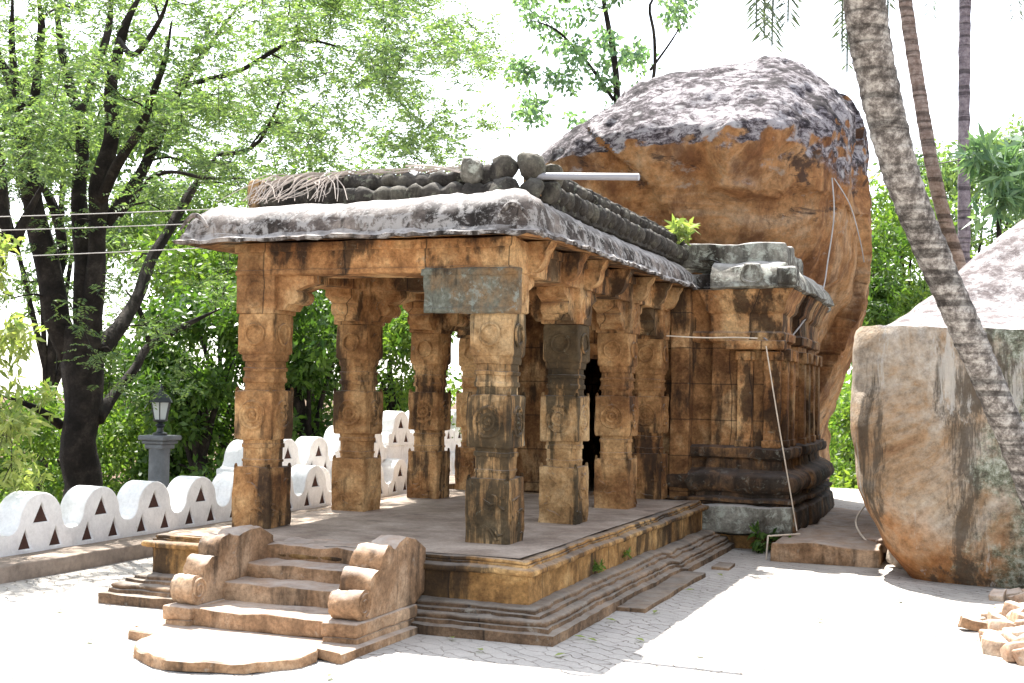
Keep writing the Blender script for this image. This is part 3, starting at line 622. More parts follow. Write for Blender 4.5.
for i in range(7):
    x=.0+rs.uniform(-.3,.9); rubble((x,13.55+rs.uniform(-.25,.1),.04),(.09,.07,.05),'broken_stone','small crumbled stone along the foot of the split boulder','crumbled stones along the boulder foot')
# ------------------------------------------------ white perforated wall
def merlon_mesh(name):
    cu_=D.curves.new(name,'CURVE'); cu_.dimensions='2D'; cu_.fill_mode='BOTH'; cu_.extrude=.16; cu_.bevel_depth=.012; cu_.bevel_resolution=1
    out=[(-.482,0),(-.482,.20),(-.40,.215),(-.345,.255)]+[( -.305*math.cos(a),.33+.29*math.sin(a)) for a in [PI*i/16 for i in range(17)]]+[(.345,.255),(.40,.215),(.482,.20),(.482,0)]
    def tri(cx,z,b,h): return [(cx-b/2,z),(cx+b/2,z),(cx,z+h)]
    for P in (out,tri(0,.30,.27,.245),tri(-.225,.03,.225,.25),tri(.225,.03,.225,.25)):
        s=cu_.splines.new('POLY'); s.points.add(len(P)-1); s.use_cyclic_u=True
        for q,(a,b) in zip(s.points,P): q.co=(a,b,0,1)
    ob=D.objects.new('tmp',cu_); C.objects.link(ob); bpy.context.view_layer.update()
    me=D.meshes.new_from_object(ob.evaluated_get(bpy.context.evaluated_depsgraph_get())); D.objects.remove(ob); me.name=name
    me.transform(Matrix(((0,0,1,0),(1,0,0,0),(0,1,0,0),(0,0,0,1)))); me.materials.clear(); me.materials.append(M_plaster); return me
mm=merlon_mesh('arch_block')
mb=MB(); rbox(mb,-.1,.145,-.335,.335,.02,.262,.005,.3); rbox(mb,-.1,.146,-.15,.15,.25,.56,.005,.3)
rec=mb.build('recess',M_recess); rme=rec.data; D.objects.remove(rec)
def wallrow(parent,x,ys,z,ang=0):
    for y in ys:
        o=D.objects.new('arch_block',mm); C.objects.link(o); o.parent=parent; o.location=Vector((x-.17,y,z))-parent.location
        o.rotation_euler=(0,0,random.uniform(-.03,.03))
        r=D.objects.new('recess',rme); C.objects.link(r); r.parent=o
Wn=empty('perforated_wall',(-9.7,12,0),'low white wall of round arches with triangular holes along the kerb','wall')
wallrow(Wn,-9.62,[9.85-.97*2+.97*i for i in range(10)],.165)
mb=MB(); rbox(mb,-9.96,-9.63,7,17.4,-.6,.162,.01,.3); mb.build('wall_base',M_plaster,Wn)
W2=empty('perforated_wall',(-10.7,20,0),'taller white stepped wall of arches seen between the temple columns','wall')
wallrow(W2,-10.55,[16.4,17.37,18.34],.52); wallrow(W2,-10.55,[19.35,20.3],.68); wallrow(W2,-10.55,[21.4,22.4,23.4,24.4],.92)
wallrow(W2,-10.30,[18.0,18.97,19.9,20.9,21.9,22.9,23.9],.05)
mb=MB(); rbox(mb,-10.84,-10.57,15.9,18.83,-1,.52,.01,.3); rbox(mb,-10.84,-10.57,18.83,20.8,-1,.68,.01,.3); rbox(mb,-10.84,-10.57,20.8,24.9,-1,.92,.01,.3); rbox(mb,-10.56,-10.3,17.5,24.4,-1,.045,.01,.3); mb.build('wall_base',M_plaster,W2)
for j,(x0,x1,y0,y1,z0,z1) in enumerate(((-9.6,-8.6,19.4,23,-.05,.14),(-9.9,-8.9,20.4,23,.14,.32))):
    mb=MB(); rbox(mb,x0,x1,y0,y1,z0,z1,.03,.2); tag(mb.build('stone_ledge',M_dado,amp=.04,scale=2),('lower','upper')[j]+' brown stone ledge behind the temple columns by the white wall','stone ledge')
# ------------------------------------------------ lamp
b=at(160,434,17.5); lx,ly=b.x,b.y
Lm=empty('garden_lamp',(lx,ly,0),'black lantern on a grey stone pillar beyond the white wall','lamp')
mb=MB(); lathe(mb,(lx,ly,0),[(.17,-.6),(.17,.0),(.145,.05),(.14,1.0),(.15,1.1)],20); mb.build('pillar',M_post,Lm)
mb=MB()
for (w,z0,z1) in ((.15,1.08,1.15),(.18,1.15,1.20),(.215,1.20,1.27)): rbox(mb,lx-w,lx+w,ly-w,ly+w,z0,z1,.02,.1)
mb.build('pillar_cap',M_post,Lm)
mb=MB(); lathe(mb,(lx,ly,1.27),[(.10,0),(.10,.03),(.05,.05),(.04,.10),(.07,.14),(.03,.17),(.10,.20),(.105,.22)],16); mb.build('lantern_base',M_metal,Lm)
mb=MB(); lathe(mb,(lx,ly,1.27),[(.085,.22),(.135,.46)],6); mb.build('lantern_glass',M_lampglass,Lm)
mb=MB()
for i in range(6):
    a=2*PI*i/6; tube(mb,[(lx+.09*math.cos(a),ly+.09*math.sin(a),1.49),(lx+.142*math.cos(a),ly+.142*math.sin(a),1.74)],.009,5)
mb.build('lantern_frame',M_metal,Lm)
mb=MB(); lathe(mb,(lx,ly,1.27),[(.175,.46),(.165,.49),(.10,.56),(.05,.59),(.03,.62),(.035,.65),(.012,.70),(.003,.72)],6); mb.build('lantern_roof',M_metal,Lm)
# ------------------------------------------------ pipe, wires, cords
mb=MB(); tube(mb,[(-4.05,10.92,4.0),(-3.03,10.85,3.935)],.032,14); 
pp=mb.build('plastic_pipe',M_pipe,smooth=60); tag(pp,'pale plastic drain pipe poking out over the temple eave','pipe')
def cable(name,pts,r,m,label,cat='cable',sub=6):
    P,R_=smoothpts(pts,[r]*len(pts),sub); mb=MB(); tube(mb,P,R_,6); return tag(mb.build(name,m,smooth=60),label,cat)
for (ya,yb,lb) in ((213,208,'uppermost thin pale grey overhead wire crossing the big tree at left'),(226,222,'middle thin pale grey overhead wire crossing the big tree at left'),(256,246,'lowest thin pale grey overhead wire crossing the big tree at left')):
    a=at(-300,ya+8,11.5); c=at(245,yb,14.2); mid=(a+c)/2-Vector((0,0,.03)); cable('overhead_wire',[a,mid,c],.005,M_gcable,lb,'wire')
cable('overhead_wire',[at(850,176,30),at(960,160,26),at(1100,128,22)],.012,M_wire,'grey overhead wire crossing behind the palm trunks','wire')
cable('hanging_cable',[at(832,178,19.6),at(834,215,19.3),at(828,260,19.2),at(822,292,18.8),at(806,318,17.9),at(782,345,16.6),at(764,338,16.3)],.012,M_gcable,'grey cable hanging down the orange face of the boulder','cable')
cable('hanging_cable',[at(834,178,19.55),at(850,205,19.5),at(860,240,19.6),at(864,262,19.9)],.010,M_gcable,'short grey cable curving along the right side of the boulder','cable')
cable('cord',[(-4.05,15.95,2.74),(-3.6,16.13,2.725),(-3.2,16.15,2.73),(-2.9,16.14,2.72)],.009,M_wcable,'pale cord strung level along the shrine wall','cord')
cable('cord',[at(766,346,16.0),at(778,420,15.9),at(790,490,15.8),at(797,531,15.7)],.009,M_wcable,'pale cord hanging diagonally down the shrine corner to the slab','cord')
cable('cord',[at(869,501,16.6),at(857,517,15.9),at(858,530,15.5),at(872,548,15.2),at(880,560,15.1)],.012,M_wcable,'white cord curling on the slab edge beside the split boulder','cord')
mb=MB(); p0=at(766,562,15.2); p1=at(768,536,15.2); p2=at(800,534,15.5); tube(mb,[p0,p1],.011,8); tube(mb,[p1,p2],.011,8); tag(mb.build('bent_rail',M_wcable,smooth=60),'thin bent metal rail at the corner of the brown slab','rail')
# dried roots over the left end of the parapet
mb=MB(); rr=random.Random(9)
for i in range(48):
    x=-7.0+.95*rr.random()**1.2; y=rr.uniform(10.65,10.75); dx=rr.uniform(-.4,.3); top=4.08+rr.uniform(-.02,.05)
    pts=[(x+.15,11.05,top-.02),(x+.08,10.9,top+.01),(x,10.76,top-.06),(x+dx*.5,10.68,3.93+rr.uniform(-.05,.05)),(x+dx,10.62+rr.uniform(-.1,0),3.79+rr.uniform(-.01,.05))]
    P,R_=smoothpts(pts,[.006,.007,.007,.005,.003],3); tube(mb,P,R_,4)
for i in range(45):
    x=rr.uniform(-7.0,-4.9); pts=[(x,11.0,4.08),(x+rr.uniform(.1,.4),10.93,4.1+rr.uniform(0,.05)),(x+rr.uniform(.4,.7),10.98,4.07+rr.uniform(0,.06))]
    P,R_=smoothpts(pts,[.005,.006,.003],3); tube(mb,P,R_,4)
tag(mb.build('dry_roots',M_dry,smooth=0),'tangle of dry grey roots hanging over the left roof parapet','roots')
cable('twig',[(-5.3,10.72,4.12),(-5.0,10.7,4.1),(-4.72,10.7,4.03)],.01,M_dry,'bare pale twig lying on the roof parapet','twig')
# ------------------------------------------------ foliage
def leaf_mesh(name,cent,dirs,L,Wd,m,parent=None,droop=0):
    n=len(cent); up=rng.normal(size=(n,3)); s=np.cross(dirs,up); s/= (np.linalg.norm(s,axis=1,keepdims=True)+1e-9)
    L=np.asarray(L).reshape(-1,1)*np.ones((n,1)); Wd=np.asarray(Wd).reshape(-1,1)*np.ones((n,1))
    v=np.empty((n,4,3)); v[:,0]=cent; v[:,1]=cent+dirs*L*.45+s*Wd*.5; v[:,2]=cent+dirs*L; v[:,3]=cent+dirs*L*.45-s*Wd*.5
    if droop: v[:,2,2]-=droop*L[:,0]
    me=D.meshes.new(name); me.vertices.add(4*n); me.vertices.foreach_set('co',v.reshape(-1).astype(np.float32))
    me.loops.add(4*n); me.loops.foreach_set('vertex_index',np.arange(4*n,dtype=np.int32)); me.polygons.add(n); me.polygons.foreach_set('loop_start',np.arange(0,4*n,4,dtype=np.int32))
    me.update(calc_edges=True); me.materials.append(m); ob=D.objects.new(name,me); C.objects.link(ob)
    if parent: ob.parent=parent; ob.matrix_parent_inverse=Matrix.Translation(-parent.location)
    return ob
def unit(a): return a/(np.linalg.norm(a,axis=1,keepdims=True)+1e-9)
def clump_leaves(clumps,kind,l):
    """clumps: (center, radius, count) -> centres, dirs, lengths"""
    Cn=[];Dn=[];Ln=[]
    for c,r,n in clumps:
        c=np.array(c)
        if kind=='spray':      # feathery sprays: leaflets both sides of a drooping rachis
            ns=max(1,n//12); o=c+unit(rng.normal(size=(ns,3)))*(rng.random((ns,1))**.5)*r*np.array([1,1,.55])
            d=unit(rng.normal(size=(ns,3))*np.array([1,1,.35])+np.array([0,0,-.25])); sd=unit(np.cross(d,[0,0,1.]+rng.normal(size=(ns,3))*.3))
            for q in range(6):
                for s in (-1,1):
                    Cn.append(o+d*(q*l*.42)-np.array([0,0,1.])*(q*q*l*.012)); Dn.append(unit(d*.45+sd*s+rng.normal(size=(ns,3))*.12)); Ln.append(np.full(ns,l*(1-.06*q)))
        elif kind=='whorl':    # rosettes of long drooping leaves
            ns=max(1,n//8); o=c+unit(rng.normal(size=(ns,3)))*(.35+.65*rng.random((ns,1))**.5)*r*np.array([1,1,.75])
            ax=unit(rng.normal(size=(ns,3))+np.array([0,0,.7]))
            for q in range(8):
                Cn.append(o+rng.normal(size=(ns,3))*.02); Dn.append(unit(ax*.3+rng.normal(size=(ns,3))+np.array([0,0,-.35]))); Ln.append(l*(.7+.5*rng.random(ns)))
        else:
            o=c+unit(rng.normal(size=(n,3)))*(rng.random((n,1))**.42)*r*np.array([1,1,.7]); Cn.append(o); Dn.append(unit(unit(o-c)*.5+rng.normal(size=(n,3))*.8+np.array([0,0,-.2]))); Ln.append(l*(.7+.6*rng.random(n)))
    return np.concatenate(Cn),np.concatenate(Dn),np.concatenate(Ln)
def tree(name,label,limbs,clumps,kind,l,wr,lm,group=None,cat='tree',bark=None,rmax=.03):
    bark=bark or M_bark
    base=Vector(limbs[0][0][0]); R=empty(name,base,label,cat,group); mb=MB(); nodes=[]
    for lb in limbs:
        P,Rd=smoothpts([p for p,_ in lb],[r for _,r in lb[:-1]]+[lb[-1][1]*(.25 if lb is not limbs[0] else 1)],4)
        P=[p+noise.noise_vector(p*1.3)*Rd[i]*.5 for i,p in enumerate(P)]
        tube(mb,P,[r*(1+.12*noise.noise(p*2.5)) for p,r in zip(P,Rd)],10 if max(Rd)>.08 else 7)
        nodes+=[(p,r) for p,r in zip(P,Rd)]
    tops=[n for n in nodes if n[0].z>base.z+.25*(max(q[0].z for q in nodes)-base.z)] or nodes
    NP=np.array([list(p) for p,_ in tops]); NR=[r for _,r in tops]
    cl=sorted(clumps,key=lambda c:np.min(np.linalg.norm(NP-np.array(c[0]),axis=1)))
    for c,r,n in cl:
        cv=np.array(c); dd=NP-cv; cost=np.linalg.norm(dd,axis=1)+np.maximum(0,dd[:,2])*.8; i=int(np.argmin(cost)); p=Vector(NP[i]); q=Vector(c)
        L=(q-p).length
        if L<.05: continue
        r0=min(NR[i]*.6,rmax,.012+.012*L); a=p.lerp(q,.35)+Vector((0,0,.10*L))+noise.noise_vector(q*3)*.12*L; b=p.lerp(q,.7)+Vector((0,0,.10*L))+noise.noise_vector(q*5)*.12*L
        P,Rd=smoothpts([p,a,b,q],[r0,r0*.8,r0*.6,max(.005,r0*.35)],3); tube(mb,P,Rd,5,False)
        NP=np.vstack([NP]+[np.array([list(x)]) for x in P[1:]]); NR+=Rd[1:]
        for _ in range(3):
            e=q+Vector(rng.normal(size=3))*r*.5; tube(mb,[b.lerp(q,.5),(q+e)/2+Vector((0,0,.05)),e],[max(.005,r0*.4),.005,.003],4,False)
    mb.build('trunk',bark,R,smooth=170)
    c,d,L=clump_leaves(clumps,kind,l); leaf_mesh('crown',c,d,L,L*wr,lm,R,.1); return R
def W2r(px,d): return px/F*d/2
def limb(pts,d0,d1,seed=0):
    n=len(pts); out=[]
    for i,(x,y,w) in enumerate(pts):
        d=d0+(d1-d0)*i/max(1,n-1); out.append((at(x,y,d),W2r(w,d)))
    return out
rc=random.Random(21)
def pxclumps(n,x0,x1,y0,y1,d0,d1,r,cnt,test=None):
    out=[]
    while len(out)<n:
        x,y=rc.uniform(x0,x1),rc.uniform(y0,y1)
        if test and not test(x,y): continue
        out.append((at(x,y,rc.uniform(d0,d1)),r*rc.uniform(.7,1.3),int(cnt*rc.uniform(.6,1.4))))
    return out
# the big many-stemmed tree
Lb=[limb([(80,560,46),(82,500,38),(80,440,35),(76,395,40),(75,350,44),(80,320,36)],19,19),
 limb([(66,360,24),(52,300,26),(42,240,22),(33,190,20),(22,130,16),(10,80,11),(-4,50,9),(-15,0,7)],19,18),
 limb([(26,140,12),(37,75,8),(42,30,8),(36,-10,6)],18.3,17.5), limb([(15,100,9),(12,50,7),(12,-10,6)],18.2,18),
 limb([(84,330,22),(84,240,18),(80,190,15),(82,125,12),(70,90,10),(60,40,8),(55,-10,7)],19,20), limb([(82,115,10),(95,70,8),(108,30,8),(113,-15,6)],19.5,20),
 limb([(90,330,24),(98,240,17),(102,190,20),(112,140,15),(113,80,12),(122,35,10),(143,-10,8)],19,18.5),
 limb([(103,200,12),(118,165,11),(140,130,9),(150,100,8),(165,60,6),(172,20,4)],18.8,17), limb([(105,225,15),(130,190,12),(152,150,11),(168,115,10),(182,85,8),(205,52,6),(243,0,5)],19,21),
 limb([(92,350,24),(118,330,16),(135,300,13),(150,265,12),(170,230,10),(190,195,9),(217,155,6)],19,22),
 limb([(95,420,18),(115,395,11),(135,370,9),(150,345,8),(185,325,6),(222,308,4)],19,21),
 limb([(120,215,8),(150,180,6),(172,172,4),(205,178,4),(246,178,2.5)],18.5,17), limb([(118,40,7),(135,55,6),(160,20,5),(170,-10,4)],18.5,17),
 limb([(150,345,6),(140,310,5),(125,290,5)],20,20), limb([(60,425,10),(35,408,7),(0,395,5)],19,18),
 limb([(182,85,6),(240,70,5),(300,40,4),(360,55,3)],20,18), limb([(217,155,5),(260,140,4),(300,50,3)],22,20), limb([(60,350,14),(50,300,12),(62,250,11),(50,200,10),(28,170,8)],19.3,20)]
t1=lambda x,y: (y<235-.12*x) and (x<440 or y>20) and rc.random()<(1 if y>60 else .8) and noise.noise(Vector((x*.012,y*.016,1)))>-.32
cl=pxclumps(250,-60,490,-60,190,15,24,.62,520,t1)+pxclumps(60,0,240,180,330,18,23,.5,130,lambda x,y:noise.noise(Vector((x*.02,y*.02,9)))>-.1)+pxclumps(14,60,200,290,400,17,18.5,.35,130)
tree('leafy_tree','big tree with many dark forking stems and pale feathery leaves behind the lamp',Lb,cl,'spray',.085,.36,L_feather)
# thick stem at the far left
Lb=[limb([(-45,470,30),(-20,300,26),(2,240,22),(0,200,20),(-8,150,17),(-24,80,12)],17,17),limb([(12,250,14),(28,215,9),(45,180,7)],17,17)]
tree('leafy_tree','dark leaning trunk at the left edge behind the overhead wires',Lb,pxclumps(10,-120,10,60,200,15,18,.5,160),'spray',.085,.36,L_feather)
# near pale branches entering from the left
Lb=[[(Vector((-10.6,9.2,-.3)),.09),(Vector((-10.7,9.4,1.0)),.075),(Vector((-10.6,9.6,2.2)),.05),(Vector((-10.3,10.0,3.3)),.03)],limb([(-40,380,4),(-10,350,3),(30,310,2)],13.5,13)]
tree('young_tree','young tree with bright yellow green drooping leaves at the left edge',Lb,pxclumps(34,-50,36,232,480,12.5,14,.26,105,lambda x,y: noise.noise(Vector((x*.03,y*.025,4)))>-.15 and x<38+10*math.sin(y*.05)),'whorl',.15,.28,L_pale)
# background trees
def bgtree(name,label,px,dist,trunkpx,region,n,r,cnt,kind,l,wr,lm,dz=3,group='trees beyond the courtyard',x2=None,hfill=None):
    x0,x1,y0,y1=region; base=at(px,420,dist); base.z=terr(base.x,base.y)-.1; top=at((x0+x1)/2,(y0*.6+y1*.4),dist)
    rad=W2r(trunkpx,dist); m1=base.lerp(top,.4)+Vector((rc.uniform(-.2,.2),0,0))
    Lb=[[(base,rad*1.2),(m1,rad),(base.lerp(top,.7),rad*.7),(top,rad*.35)]]
    for i in range(4):
        e=at(x0+(x1-x0)*(i+.5)/4,y0+(y1-y0)*rc.uniform(.15,.5),dist+rc.uniform(-dz,dz)*.5); st=base.lerp(top,rc.uniform(.35,.6)); Lb.append([(st,rad*.55),(st.lerp(e,.5)+Vector((0,0,.2)),rad*.38),(e,rad*.15)])
    tree(name,label,Lb,pxclumps(n,x0,x1,y0,y1,dist-dz,dist+dz,r,cnt,hfill),kind,l,wr,lm,group)
bgtree('dense_tree','dark broadleaf tree right behind the lamp pillar',205,24,16,(150,245,300,500),34,.6,330,'clump',.17,.42,L_dark,1.5,hfill=lambda x,y:noise.noise(Vector((x*.04,y*.04,65)))>-.22)
bgtree('dense_tree','dark glossy tree seen between the two front left columns',320,25,14,(240,350,280,460),36,.65,330,'clump',.18,.42,L_dark,1.5,hfill=lambda x,y:noise.noise(Vector((x*.04,y*.04,65)))>-.22)
bgtree('dense_tree','bright green tree seen between the middle left columns',400,28,14,(340,440,300,450),34,.6,300,'clump',.15,.45,L_mid,2,hfill=lambda x,y:noise.noise(Vector((x*.04,y*.04,55)))>-.2)
bgtree('leafy_tree','pale green loose tree under the eave left corner',210,30,10,(150,330,190,330),50,.8,330,'clump',.17,.5,L_mid,3,hfill=lambda x,y:noise.noise(Vector((x*.025,y*.03,2)))>-.12)
bgtree('leafy_tree','pale tree far behind the feathery canopy at left',40,36,12,(-40,170,60,300),44,1.1,300,'clump',.2,.5,L_feather,4,hfill=lambda x,y:noise.noise(Vector((x*.02,y*.02,12)))>0)
bgtree('leafy_tree','airy bright tree filling the sky above the left eave',330,34,12,(150,470,90,230),64,1.0,330,'spray',.14,.4,L_feather,4,hfill=lambda x,y:noise.noise(Vector((x*.02,y*.025,22)))>-.12 and y>x*.12+20)
bgtree('leafy_tree','low shrubby green tree behind the trunk of the big tree',90,26,8,(-20,160,400,520),46,.6,280,'clump',.13,.5,L_mid,2)
bgtree('leafy_tree','mid green tree behind the lamp and the big trunk',130,30,9,(90,230,330,450),36,.7,280,'clump',.15,.5,L_mid,2,hfill=lambda x,y:noise.noise(Vector((x*.03,y*.03,31)))>-.15)
# tree behind the boulder
Lb=[[(at(600,420,30),.16),(at(610,250,30),.13),(at(618,120,30),.10),(at(612,50,30),.07),(at(600,-20,30),.05)],limb([(616,150,5),(650,90,4),(655,40,3.5),(650,5,3),(668,-15,2)],30,30),limb([(614,100,4),(585,60,3),(556,30,2.5),(530,20,2)],30,29),limb([(650,70,3),(672,40,2),(690,10,1.5)],30,30)]
tt=lambda x,y: ((x<575 and noise.noise(Vector((x*.03,y*.03,5)))>0) or 575<=x<650 or y<20) and noise.noise(Vector((x*.035,y*.035,8)))>-.08 and y<165
tree('slender_tree','thin airy tree with blue green leaves behind the big boulder',Lb,pxclumps(62,520,700,-40,150,28,32,.42,75,tt),'clump',.17,.5,L_teal2,'trees beyond the courtyard')
# vegetation right of the boulder
bgtree('leafy_tree','sunny pale green tree seen between boulder and leaning palm',905,34,10,(860,945,195,330),36,.8,260,'clump',.16,.5,L_mid,2)
bgtree('leafy_tree','pale airy tree behind the two slim palm trunks',960,40,10,(900,1040,135,245),40,1.0,240,'clump',.2,.5,L_feather,3,hfill=lambda x,y:noise.noise(Vector((x*.03,y*.03,41)))>-.1)
bgtree('dense_tree','dark narrow tree just right of the big boulder',878,27,8,(862,890,240,320),12,.4,240,'whorl',.22,.3,L_dark,1)
bgtree('leafy_tree','bright yellow green bush in the gap under the boulder',858,32,5,(835,885,400,500),30,.5,260,'clump',.13,.5,L_mid,1.5)
# broad-leaved plant right edge
Lb=[limb([(1000,260,6),(1000,210,5),(1005,170,4)],24,24),limb([(1002,200,4),(985,175,3)],24,24),limb([(1002,200,4),(1030,160,3)],24,24)]
tree('broadleaf_shrub','glossy broad leaved shrub above the split boulder at right edge',Lb,pxclumps(16,978,1040,140,205,23,25,.38,64,None),'whorl',.45,.2,L_teal2,None,'shrub')
# undergrowth as one mass
und=[]
for i in range(420):
    y=rc.uniform(9,38); x=-11.0-rc.random()**1.3*14; und.append((Vector((x,y,terr(x,y)+.25)),.6,70))
for i in range(90):
    x=rc.uniform(-11,8);y=rc.uniform(28,38); und.append((Vector((x,y,terr(x,y)+.3)),.8,70))
c,d,L=clump_leaves(und,'clump',.16); tag(leaf_mesh('undergrowth',c,d,L,L*.4,L_grass),'green undergrowth covering the slope below the wall','undergrowth',kind='stuff')
# far wood closing the view low down
far=[]
for i in range(330):
    a=rc.uniform(-.75,.42); r=rc.uniform(50,72); x,y=r*math.sin(a-.2),r*math.cos(a-.2); far.append((Vector((x,y,terr(x,y)+rc.random()**1.6*7.5)),2.0,170))
c,d,L=clump_leaves(far,'clump',.5); tag(leaf_mesh('far_wood',c,d,L,L*.5,L_mid),'distant green wood beyond the slope','wood',kind='stuff')
# ------------------------------------------------ palms
def frond(mb_l,base,d,L,droop,nl=46,ll=.55,curl=0):
    pts=[];p=Vector(base);v=Vector(d).normalized(); step=L/24
    for i in range(25):
        pts.append(p.copy()); p=p+v*step; v=(v+Vector((0,0,-1))*droop*step*(.35+.9*i/24)).normalized()
    Cn=[];Dn=[];Ln=[]
    for q in range(nl):
        t=.12+.88*q/nl; i=min(23,int(t*24)); f=t*24-i; c=pts[i].lerp(pts[i+1],f); tg=(pts[i+1]-pts[i]).normalized(); sd=tg.cross(Vector((0,0,1)))
        sd=sd.normalized() if sd.length>.05 else Vector((1,0,0)); l=ll*(math.sin(PI*min(1,.15+.9*t))**.6)
        for s in (-1,1):
            dd=(tg*.55+sd*s*.7+Vector((0,0,-.75))+Vector(rng.normal(size=3))*.08).normalized(); Cn.append(list(c));Dn.append(list(dd));Ln.append(l)
    return pts,Cn,Dn,Ln
def frond_to(base,tip,rise,back,nl=80,ll=.5):
    base=Vector(base);tip=Vector(tip); c1=base+(tip-base)*.35+Vector((0,0,rise)); c2=tip+Vector((0,0,back)); pts=[]
    for i in range(25):
        t=i/24; pts.append(base*(1-t)**3+c1*3*t*(1-t)**2+c2*3*t*t*(1-t)+tip*t**3)
    Cn=[];Dn=[];Ln=[]
    for q in range(nl):
        t=.12+.88*q/nl; i=min(23,int(t*24)); f=t*24-i; c=pts[i].lerp(pts[i+1],f); tg=(pts[i+1]-pts[i]).normalized(); sd=tg.cross((tip-base).cross(Vector((0,0,1))))
        sd=(tip-base).cross(Vector((0,0,1))).normalized(); l=ll*(1-.45*max(0,t-.5)*2)
        for s in (-1,1):
            dd=(tg*.62+sd*s*.80+Vector((0,0,-.10))+Vector(rng.normal(size=3))*.10).normalized(); Cn.append(list(c));Dn.append(list(dd));Ln.append(l)
    return pts,Cn,Dn,Ln
def palm(name,label,trunk,fr,bark,ll=.5,k=16):
    R=empty(name,trunk[0][0],label,'palm','palms at the right'); P,Rd=smoothpts([p for p,_ in trunk],[r for _,r in trunk],14); Rd=[r*(1+.035*math.sin(i*2.3)+.03*noise.noise(p*3)) for i,(r,p) in enumerate(zip(Rd,P))]
    mb=MB(); tube(mb,P,Rd,k); mb.build('trunk',bark,R,smooth=170,amp=.012,scale=4)
    top=P[-1]; mb=MB(); Cn=[];Dn=[];Ln=[]
    for q in fr:
        p,c,dd,l=frond(None,top,q[0],q[1],q[2],ll=ll) if len(q)==3 else frond_to(top,q[0],q[1],q[2],130,q[3]); tube(mb,p,[.03*(1-i/26)+.006 for i in range(25)],5); Cn+=c;Dn+=dd;Ln+=l
    mb.build('stalk',L_palm,R,smooth=60); Ln=np.array(Ln); leaf_mesh('frond',np.array(Cn),np.array(Dn),Ln,.022+0*Ln,L_palm,R,.05)
rp=random.Random(3)
def ring_fronds(n,L,dr,el=.5,skip=None):
    out=[]
    for i in range(n):
        a=2*PI*i/n+rp.uniform(-.15,.15)
        out.append((Vector((math.cos(a),math.sin(a),el+rp.uniform(-.2,.4))),L*rp.uniform(.85,1.1),dr*rp.uniform(.8,1.2)))
    return out
tr=[(at(1075,600,12.5),.18),(at(1026,470,12.3),.150),(at(992,390,12.1),.148),(at(964,325,11.9),.15),(at(933,255,11.7),.155),(at(905,185,11.4),.16),(at(884,110,11.1),.168),(at(870,40,10.8),.175),(at(862,-20,10.5),.175),(at(855,-120,10.2),.165),(at(850,-230,10.0),.15)]
b=tr[0][0]; b.z=0
top=tr[-1][0]
def aim(px,py,d,el): 
    v=at(px,py,d)-top; v.z=0; v.normalize(); return v+Vector((0,0,el))
fr=ring_fronds(9,2.6,.42,1.1)+[(at(772,46,10.8),1.0,2.0,.34),(at(756,28,10.9),1.0,1.8,.34),(at(788,22,10.7),1.0,1.8,.34),(at(764,36,11.0),.9,1.8,.34),(at(847,72,11.2),.9,2.0,.18),(at(842,48,11.3),.9,2.0,.24),(at(888,16,11.4),.6,1.4,.2)]
palm('palm_tree','thick grey leaning palm trunk in front of the split boulder',tr,fr,M_palm1,.45,20)
tr=[(at(985,420,27.5),.16),(at(965,290,27),.15),(at(945,220,26.5),.145),(at(931,160,26),.14),(at(919,90,26),.14),(at(908,20,26),.14),(at(902,-40,26),.14),(at(898,-220,26),.13)]
palm('palm_tree','curved brown ringed palm trunk behind the leaning palm',tr,ring_fronds(12,3.6,.4,.5)+[(at(931,14,25),1.5,2.,.6)],M_palm2,.6)
tr=[(at(963,420,28),.14),(at(964,240,28),.135),(at(964,120,28),.13),(at(965,0,28),.128),(at(966,-120,28),.125)]
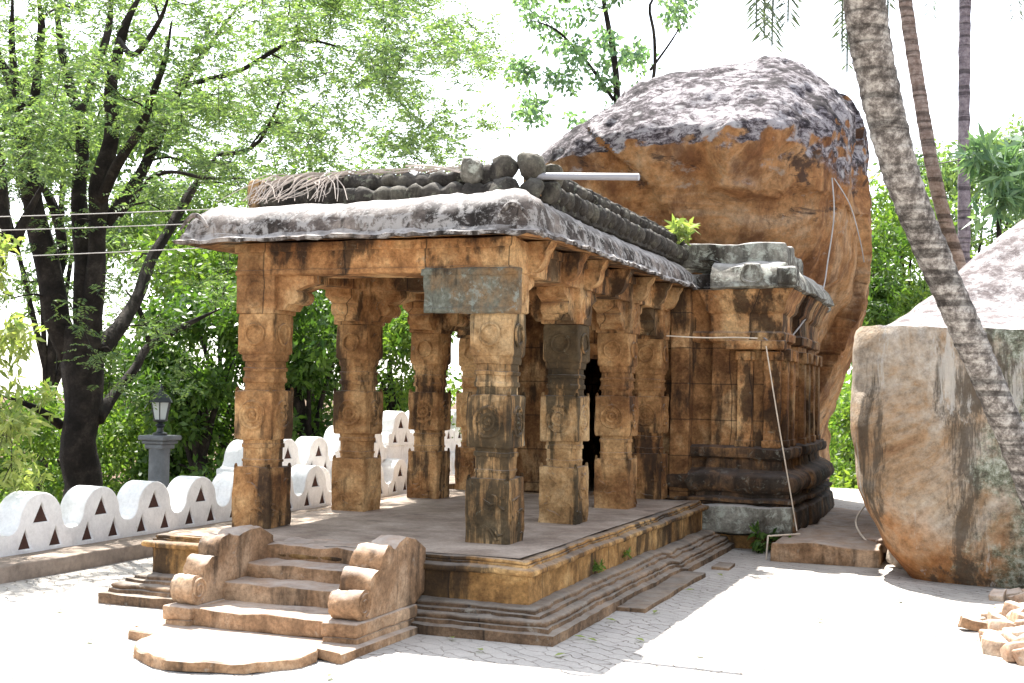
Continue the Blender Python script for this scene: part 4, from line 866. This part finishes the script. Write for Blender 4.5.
palm('palm_tree','straight slim violet grey palm trunk rising behind the boulder',tr,ring_fronds(12,3.4,.42,.5)+[(at(1016,14,26.5),1.5,2.,.75,)],M_palm3,.6)
# ------------------------------------------------ little plants, fallen leaves
def sprig(c,r,n,l,m,label,name='weed',cat='plant'):
    R=empty(name,c,label,cat); mb=MB()
    ends=[]
    for i in range(n):
        e=Vector(c)+Vector((rc.gauss(0,1)*r,rc.gauss(0,1)*r,abs(rc.gauss(.8,.4))*r*1.3)); tube(mb,[c,(Vector(c)+e)/2+Vector((0,0,r*.2)),e],[.006,.004,.003],4); ends.append((e,r*.35,16))
    mb.build('stem',m,R,smooth=60); cc,dd,LL=clump_leaves(ends,'whorl',l); leaf_mesh('foliage',cc,dd,LL,LL*.3,m,R)
sprig((-3.95,16.1,4.0),.17,9,.18,L_pale,'small bright green plant sprouting from the temple roof')
for (x,y,z,lb) in ((-3.6,11.4,.30,'small green weed in the platform joint nearest the camera'),(-3.6,12.4,.30,'green weed low on the right side of the platform'),(-3.1,9.72,.2,'tiny weed at the near corner of the plinth')):
    if x<-3.2: sprig((x+.02,y,z),.05,7,.06,L_mid,lb)
sprig((-2.75,16.0,.02),.12,9,.14,L_dark,'dark weed under the overhanging shrine block')
lf=[]
for i,(px,py) in enumerate(((580,637),(592,640),(452,638),(611,620),(700,655),(330,676),(655,612),(560,655),(640,640),(690,590),(720,575),(480,650),(900,600),(820,620),(60,610),(90,640))):
    d=None; v=at(px,py,1)-Vector((0,0,H)); p=Vector((0,0,H))+v*(-(H-.02)/v.z)
    mb=MB(); a=rc.uniform(0,6); u=Vector((math.cos(a),math.sin(a),0)); w=Vector((-u.y,u.x,0)); s=.055
    mb.add([p-u*s,p+w*s*.45+Vector((0,0,.012)),p+u*s+Vector((0,0,.01)),p-w*s*.45+Vector((0,0,.012)),p+Vector((0,0,.002))],[(0,4,1),(1,4,2),(2,4,3),(3,4,0)])
    o=mb.build('fallen_leaf',L_pale,smooth=0); tag(o,'small dry yellow leaf lying on the paving by the temple','leaf','fallen leaves on the paving')
